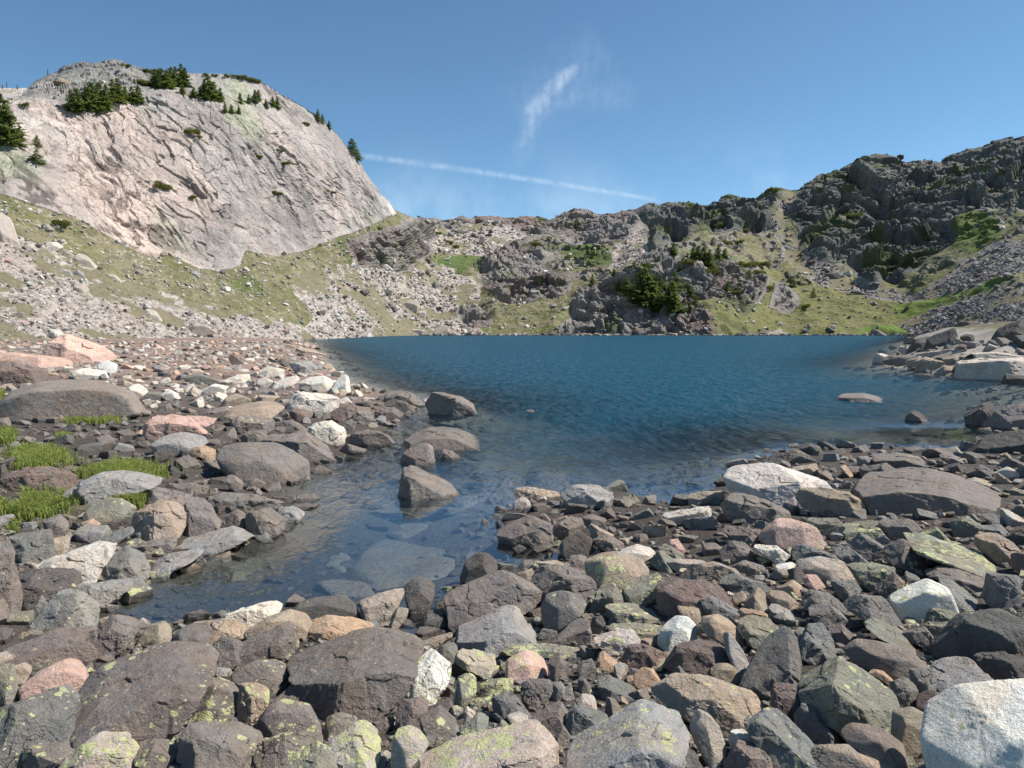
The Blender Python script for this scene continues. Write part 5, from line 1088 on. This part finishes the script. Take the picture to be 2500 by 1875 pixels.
for (ax, ay, bx, by, n_, h_) in GRASS[0][1]:           # stones keep clear of the tufts
    x0, y0, s_ = VIEW['A']; qx0, qx1 = int((ax * s_ + x0) / 2 + 280), int((bx * s_ + x0) / 2 + 280); qy0, qy1 = int((ay * s_ + y0) / 2), int((by * s_ + y0) / 2)
    OCC[qy0 + 3:qy1, max(qx0 + 3, 0):qx1 - 3] = True
def fill_shore():
    V3 = variants(14, 3, 300); V2 = variants(16, 2, 300); heap = Heap(); sub = Heap(); rs = np.random.default_rng(77)
    plan = [(60, 600), (44, 1200), (31, 3500), (22, 6500), (15, 12000), (10, 20000), (7, 14000)]
    for r0, tries in plan:
        tries = int(tries * 1.4); px = rs.uniform(-540, 3080, tries); py = 835 + (1900 - 835) * rs.uniform(0, 1, tries) ** (1.0 if r0 > 20 else 1.25)
        P, ok = hit(px, py)
        dist = P[:, 1]; ladder = np.interp(py, [835, 900, 1000, 1150, 1400, 1900], [9, 15, 24, 36, 52, 75])
        if r0 < 25:                                   # the far pink beach needs its own share of small stones
            nb_ = tries; px = np.concatenate([px, rs.uniform(-60, 900, nb_)]); py = np.concatenate([py, rs.uniform(835, 1010, nb_)])
            P2, ok2 = hit(px[tries:], py[tries:]); P = np.concatenate([P, P2]); ok = np.concatenate([ok, ok2]); ladder = np.interp(py, [835, 900, 1000, 1150, 1400, 1900], [9, 15, 24, 36, 52, 75])
        for k in range(len(px)):
            if not ok[k] or P[k, 2] < -.55 or P[k, 1] > 92: continue
            lad = ladder[k] if not (px[k] > 2150 and py[k] < 930) else 34
            if r0 > lad: continue
            under = P[k, 2] < -.03
            if under and (r0 > 40 or rs.random() < .62 or (430 < px[k] < 1210 and 1230 < py[k] < 1500 and rs.random() < .75)): continue
            r = r0 * rs.uniform(.75, 1.2) ; ix, iy = int(px[k] / 2 + 280), int(py[k] / 2)
            ry = r * rs.uniform(.5, .75)
            if not (0 <= ix < 1850 and 0 <= iy < 1000): continue
            x0, x1 = max(0, int(ix - r / 2)), min(1849, int(ix + r / 2) + 1); y0, y1 = max(0, int(iy - ry / 2)), min(999, int(iy + ry / 2) + 1)
            win = OCC[y0:y1, x0:x1]
            if win.size == 0: continue
            if win.mean() > (.30 if r0 > 20 else .55) or OCC[iy, ix]: continue
            yy, xx = np.ogrid[y0:y1, x0:x1]; win |= ((xx - ix) / (r / 2 * .95)) ** 2 + ((yy - iy) / (ry / 2 * .95)) ** 2 < 1
            t = (P[k] - CP) @ FW; s = r / F * t
            X, Y = px[k], py[k]
            if X > 2150 and Y < 940: pal = 'bank'
            elif X < 900 and Y < 930 and Y < 1010 - X * .08: pal = 'pink' if rs.random() < .75 else 'pale'
            elif X < 900 and Y < 1000: pal = 'pale'
            elif X < 620 and 1000 < Y < 1260: pal = 'dark'
            else: pal = 'shore'
            c = np.array(RC[PAL[pal][rs.integers(len(PAL[pal]))]]) * rs.uniform(.8, 1.15)
            li = 0.0
            if Y > 1330 and pal == 'shore' and rs.random() < .75: li = rs.uniform(.1, .85)
            if under: c = c * .5 + np.array([.17, .15, .11]) * .5; li = 0
            scl = np.array([1.0, rs.uniform(.7, 1.0), rs.uniform(.45, .8)]) * s
            if pal == 'pink': scl[2] *= .8
            pos = P[k] + np.array([0, .45 * s, scl[2] * rs.uniform(.05, .5) - .1 * s])
            if under: pos[2] = P[k, 2] + .0; scl[2] *= .7
            var = (V3 if r > 26 else V2)[rs.integers(14)]
            (sub if under else heap).add(var, pos, scl, rand_rot(rs, .3), c, li)
    heap.build('loose_stones', M_ROCK, 'loose stones and cobbles filling the gaps between the shore boulders', 'stones', smooth=False)
    sub.build('lake_bed_stones', M_ROCK, 'stones on the lake bed seen through shallow water', 'stones')
fill_shore()

def scatter_scree():
    V1 = variants(12, 1, 900, 30, 80); heap = Heap(); rs = np.random.default_rng(5)
    N_ = 34000; px = rs.uniform(-60, 2560, N_); j = np.clip(((px - FAR['xs'][0]) / (FAR['xs'][1] - FAR['xs'][0])).astype(int), 0, len(FAR['xs']) - 1)
    v = rs.uniform(.03, .97, N_)
    py = FAR['bot'][j] + (FAR['S'][j] - FAR['bot'][j]) * v
    dens = fbm(np.stack([px * .012, py * .02, px * 0], 1), 3, 55)
    for k in range(N_):
        i = int(v[k] * (FAR['ny'] - 1)); K = FAR['K'][i, j[k]]; P = FAR['P'][i, j[k]]
        pr = {0: .13, 1: .0, 2: .12, 3: 1.0, 4: .04, 5: .2}[int(K)]
        if K == 0 and px[k] < 900: pr = .5
        if K == 3 and FAR['GR'][i, j[k]] > .5: pr = .12
        if rs.random() > pr * (1 + 1.3 * dens[k]): continue
        s = (P[1] / F) * np.exp(rs.normal(1.05, .48))
        if rs.random() < .02: s *= 2.0
        pal = ['l', 'k', 'l', 'g', 't', 'k', 'w'] if px[k] < 1860 else ['g', 's', 'l', 'g', 'k', 's']
        if K == 4: pal = ['s', 'g', 'd']
        if K == 3 and rs.random() < .3: pal = ['s', 'b', 'm', 'p']
        c = np.array(RC[pal[rs.integers(len(pal))]]) * rs.uniform(.75, 1.1)
        scl = np.array([1.2, rs.uniform(.7, 1.0), rs.uniform(.4, .8)]) * s
        heap.add(V1[rs.integers(12)], P + np.array([0, 0, .25 * s]), scl, rand_rot(rs, .4), c, 0.0)
    for k in range(2200):                             # stones along the far water's edge
        x = rs.uniform(740, 2260)
        if math.sin(x * .031) + math.sin(x * .083 + 1) + rs.normal(0, .7) < -.2: continue
        y = 818.5 + rs.uniform(-2.6, .6); P = plane_pt(np.array(x), np.array(819.0)); P = P * np.array([1, 1, 0]) + np.array([0, 0, 0.0])
        if x < 840: P = plane_pt(np.array(x), np.array(819 + (840 - x) * .13))
        s = P[1] / F * np.exp(rs.normal(.9, .55)); c = np.array(RC['kbgtdbs'[rs.integers(7)]]) * rs.uniform(.7, 1.1)
        heap.add(V1[rs.integers(12)], P + np.array([0, rs.uniform(-1, 3), rs.uniform(0, .12)]), np.array([1.5, 1.0, rs.uniform(.5, .9)]) * s, rand_rot(rs, .2), c, 0.0)
    heap.build('scree', M_MT, 'scree stones strewn over the slopes round the lake', 'scree', smooth=False)
scatter_scree()

# ------------------------------------------------ trees and shrubs
def conifer_meshes(seed, full=True, n_tw=9, skinny=1.0, ragged=.38):
    rs = np.random.default_rng(seed); V = []; T = []; H0 = 1.0; nl = 26
    def quad(a, b, w, droop):
        d = b - a; side = np.cross(d, [0, 0, 1]); side /= (np.linalg.norm(side) + 1e-9); n = len(V)
        m = (a + b) / 2 + np.array([0, 0, .012]); V.extend([a, m + side * w, b + np.array([0, 0, -droop]), m - side * w]); T.append((n, n + 1, n + 2)); T.append((n, n + 2, n + 3))
    for l in range(nl):
        z = .05 + .93 * l / nl; R0 = .26 * skinny * (1 - z) ** .75 * (1 + .25 * math.sin(l * 2.1)) + .012
        nb = int(10 - 5 * z)
        for k in range(nb):
            if rs.random() < ragged * .6: continue
            a = rs.uniform(0, 2 * math.pi); rr = R0 * rs.uniform(1 - ragged * 1.6, 1.15); up = .05 + .25 * z
            dv = np.array([math.cos(a), math.sin(a), up * rs.uniform(-.8, 1.0) - .12])
            base = np.array([0, 0, z]) + rs.normal(0, .004, 3)
            for q in range(n_tw):
                f0 = rs.uniform(.1, .8); st = base + dv * rr * f0; tw = dv * rr * .42 + rs.normal(0, .045 * (1 - .5 * z), 3) + np.array([0, 0, rs.uniform(-.01, .025)])
                quad(st, st + tw * (1 - .3 * f0), .012 + .012 * (1 - z), .01)
    for q in range(10): quad(np.array([0, 0, .93]), np.array([rs.normal(0, .012), rs.normal(0, .012), 1.0 + rs.uniform(-.03, .02)]), .008, 0)
    tv = []; tt = []
    for i_, z in enumerate((-.06, .3, .65, .97)):
        rr = .022 * (1 - z) + .004
        for k in range(6): tv.append((rr * math.cos(k * math.pi / 3), rr * math.sin(k * math.pi / 3), z))
    for i_ in range(3):
        for k in range(6): a = i_ * 6 + k; b = i_ * 6 + (k + 1) % 6; tt.append((a, b, b + 6, a + 6))
    return np.array(V), np.array(T), np.array(tv), np.array(tt)
def shrub_meshes(seed, stems=5):
    rs = np.random.default_rng(seed); V = []; T = []
    cl = [(rs.uniform(-.75, .75), rs.uniform(-.35, .35), rs.uniform(.25, .6), rs.uniform(.22, .4)) for _ in range(stems + 3)]
    for cx_, cy_, cz_, cr in cl:
        for k in range(170):
            d = rs.normal(size=3); d /= np.linalg.norm(d); r = cr * rs.uniform(.55, 1.12); p = np.array([cx_, cy_, cz_]) + d * r * np.array([1.2, .9, .9])
            if p[2] < -.05: continue
            a, b = rs.normal(size=3), rs.normal(size=3); a *= .07 / np.linalg.norm(a); b *= .05 / np.linalg.norm(b); n = len(V)
            a[2] = abs(a[2]) + .03
            V.extend([p - b, p + b, p + a * 1.5]); T.append((n, n + 1, n + 2))
    tv = []; tt = []
    for cx_, cy_, cz_, cr in cl:
        n = len(tv)
        for (x, y, z, rr) in ((0, 0, -.1, .03), (cx_, cy_, cz_, .012)):
            for k in range(4): tv.append((x + rr * math.cos(k * math.pi / 2), y + rr * math.sin(k * math.pi / 2), z))
        for k in range(4): a = n + k; b = n + (k + 1) % 4; tt.append((a, b, b + 4, a + 4))
    return np.array(V), np.array(T), np.array(tv), np.array(tt)
def proto(kind, seed):
    if kind == 'fir': cv, ct, tv, tt = conifer_meshes(seed); mat = M_FIR
    elif kind == 'shrubtree': cv, ct, tv, tt = conifer_meshes(seed, skinny=1.9, ragged=.35); mat = M_FIR
    elif kind == 'snag': cv, ct, tv, tt = conifer_meshes(seed, skinny=.6, ragged=.8, n_tw=5); mat = M_FIR
    else: cv, ct, tv, tt = shrub_meshes(seed); mat = M_SHRUB
    root = bpy.data.objects.new('shrub' if kind == 'shrub' else 'pine_tree', None); col.objects.link(root)
    cr = mesh_np('crown' if kind != 'shrub' else 'foliage', cv, ct, mat, smooth=False, parent=root); tr = mesh_np('trunk' if kind != 'shrub' else 'stems', tv, tt, M_BARK, parent=root)
    return root
PRO = {k: [proto(k, 40 + 10 * i + j) for j in range(nv)] for i, (k, nv) in enumerate((('fir', 5), ('shrubtree', 3), ('snag', 2), ('shrub', 4)))}
used = set()
ORD = ['first', 'second', 'third', 'fourth', 'fifth', 'sixth', 'seventh', 'eighth', 'ninth', 'tenth', 'eleventh', 'twelfth']
def copy_tree(src):
    r = src.copy(); col.objects.link(r)
    for ch in src.children: c = ch.copy(); col.objects.link(c); c.parent = r
    return r
ti = 0
for ln in TREES.strip().split('\n'):
    view, kind, phrase, pts = ln.split('|'); x0, y0, s = VIEW[view]; lst = sorted([tuple(float(q) for q in t.split(',')) for t in pts.split()])
    for i, (x, y, h) in enumerate(lst):
        px, py, hh = x * s + x0, y * s + y0, h * s; P = far_pt(px, py); ht = hh * P[1] / F; ti += 1
        src = PRO[kind][ti % len(PRO[kind])]
        o = src if src.name not in used else copy_tree(src); used.add(src.name)
        o.location = P - np.array([0, 0, .04 * ht]); o.rotation_euler = (0, 0, random.uniform(0, 6.28))
        f = 1.15 if kind == 'shrub' else 1.08; wd = random.uniform(.9, 1.35) * (1.4 if kind == 'fir' else 1.0)
        if kind == 'shrub': wd = random.uniform(1.3, 1.8)
        ht *= .72 if kind == 'shrub' else 1.0
        o.scale = (ht * f * wd, ht * f * wd, ht * f)
        lab = phrase if len(lst) == 1 else f'{phrase}, {ORD[i]} from the left'
        cat = 'shrub' if kind == 'shrub' else 'tree'; tag(o, lab, cat, 'shrubs on the slopes' if kind == 'shrub' else 'conifers on the slopes')

# ------------------------------------------------ grass tufts between the boulders of the left shore
GR = GRASS
def grass():
    V = []; T = []; rs = np.random.default_rng(9)
    for vw, lst in GR:
        x0, y0, s = VIEW[vw]
        for (ax, ay, bx, by, n, hl) in lst:
            gxp = rs.normal(0, .42, n); gyp = rs.normal(0, .45, n)
            px = ((ax + bx) / 2 + gxp * (bx - ax) / 2) * s + x0; py = ((ay + by) / 2 + gyp * (by - ay) / 2 + (by - ay) * .25) * s + y0
            P, ok = hit(px, py)
            cl = fbm(P * 3.0, 2, 6)
            for k in range(n):
                if cl[k] < -.28: continue
                p = P[k] + np.array([0, 0, .06]); h = hl * rs.uniform(.25, .8); a = rs.uniform(0, 6.28); sd = np.array([math.cos(a), math.sin(a), 0]) * .0045 * rs.uniform(.8, 2.0); ln_ = rs.normal(0, .7, 2) * h
                m = p + np.array([ln_[0] * .35, ln_[1] * .35, h * .6]); e = p + np.array([ln_[0], ln_[1], h]); q = len(V)
                V.extend([p - sd + [0, 0, -.08], p + sd + [0, 0, -.08], m + sd * .8, m - sd * .8, e]); T.extend([(q, q + 1, q + 2), (q, q + 2, q + 3), (q + 3, q + 2, q + 4)])
    o = mesh_np('grass', np.array(V), np.array(T), M_GRASS, smooth=False); tag(o, 'green and yellowing grass tufts between the boulders of the left shore', 'grass', kind='stuff')
grass()
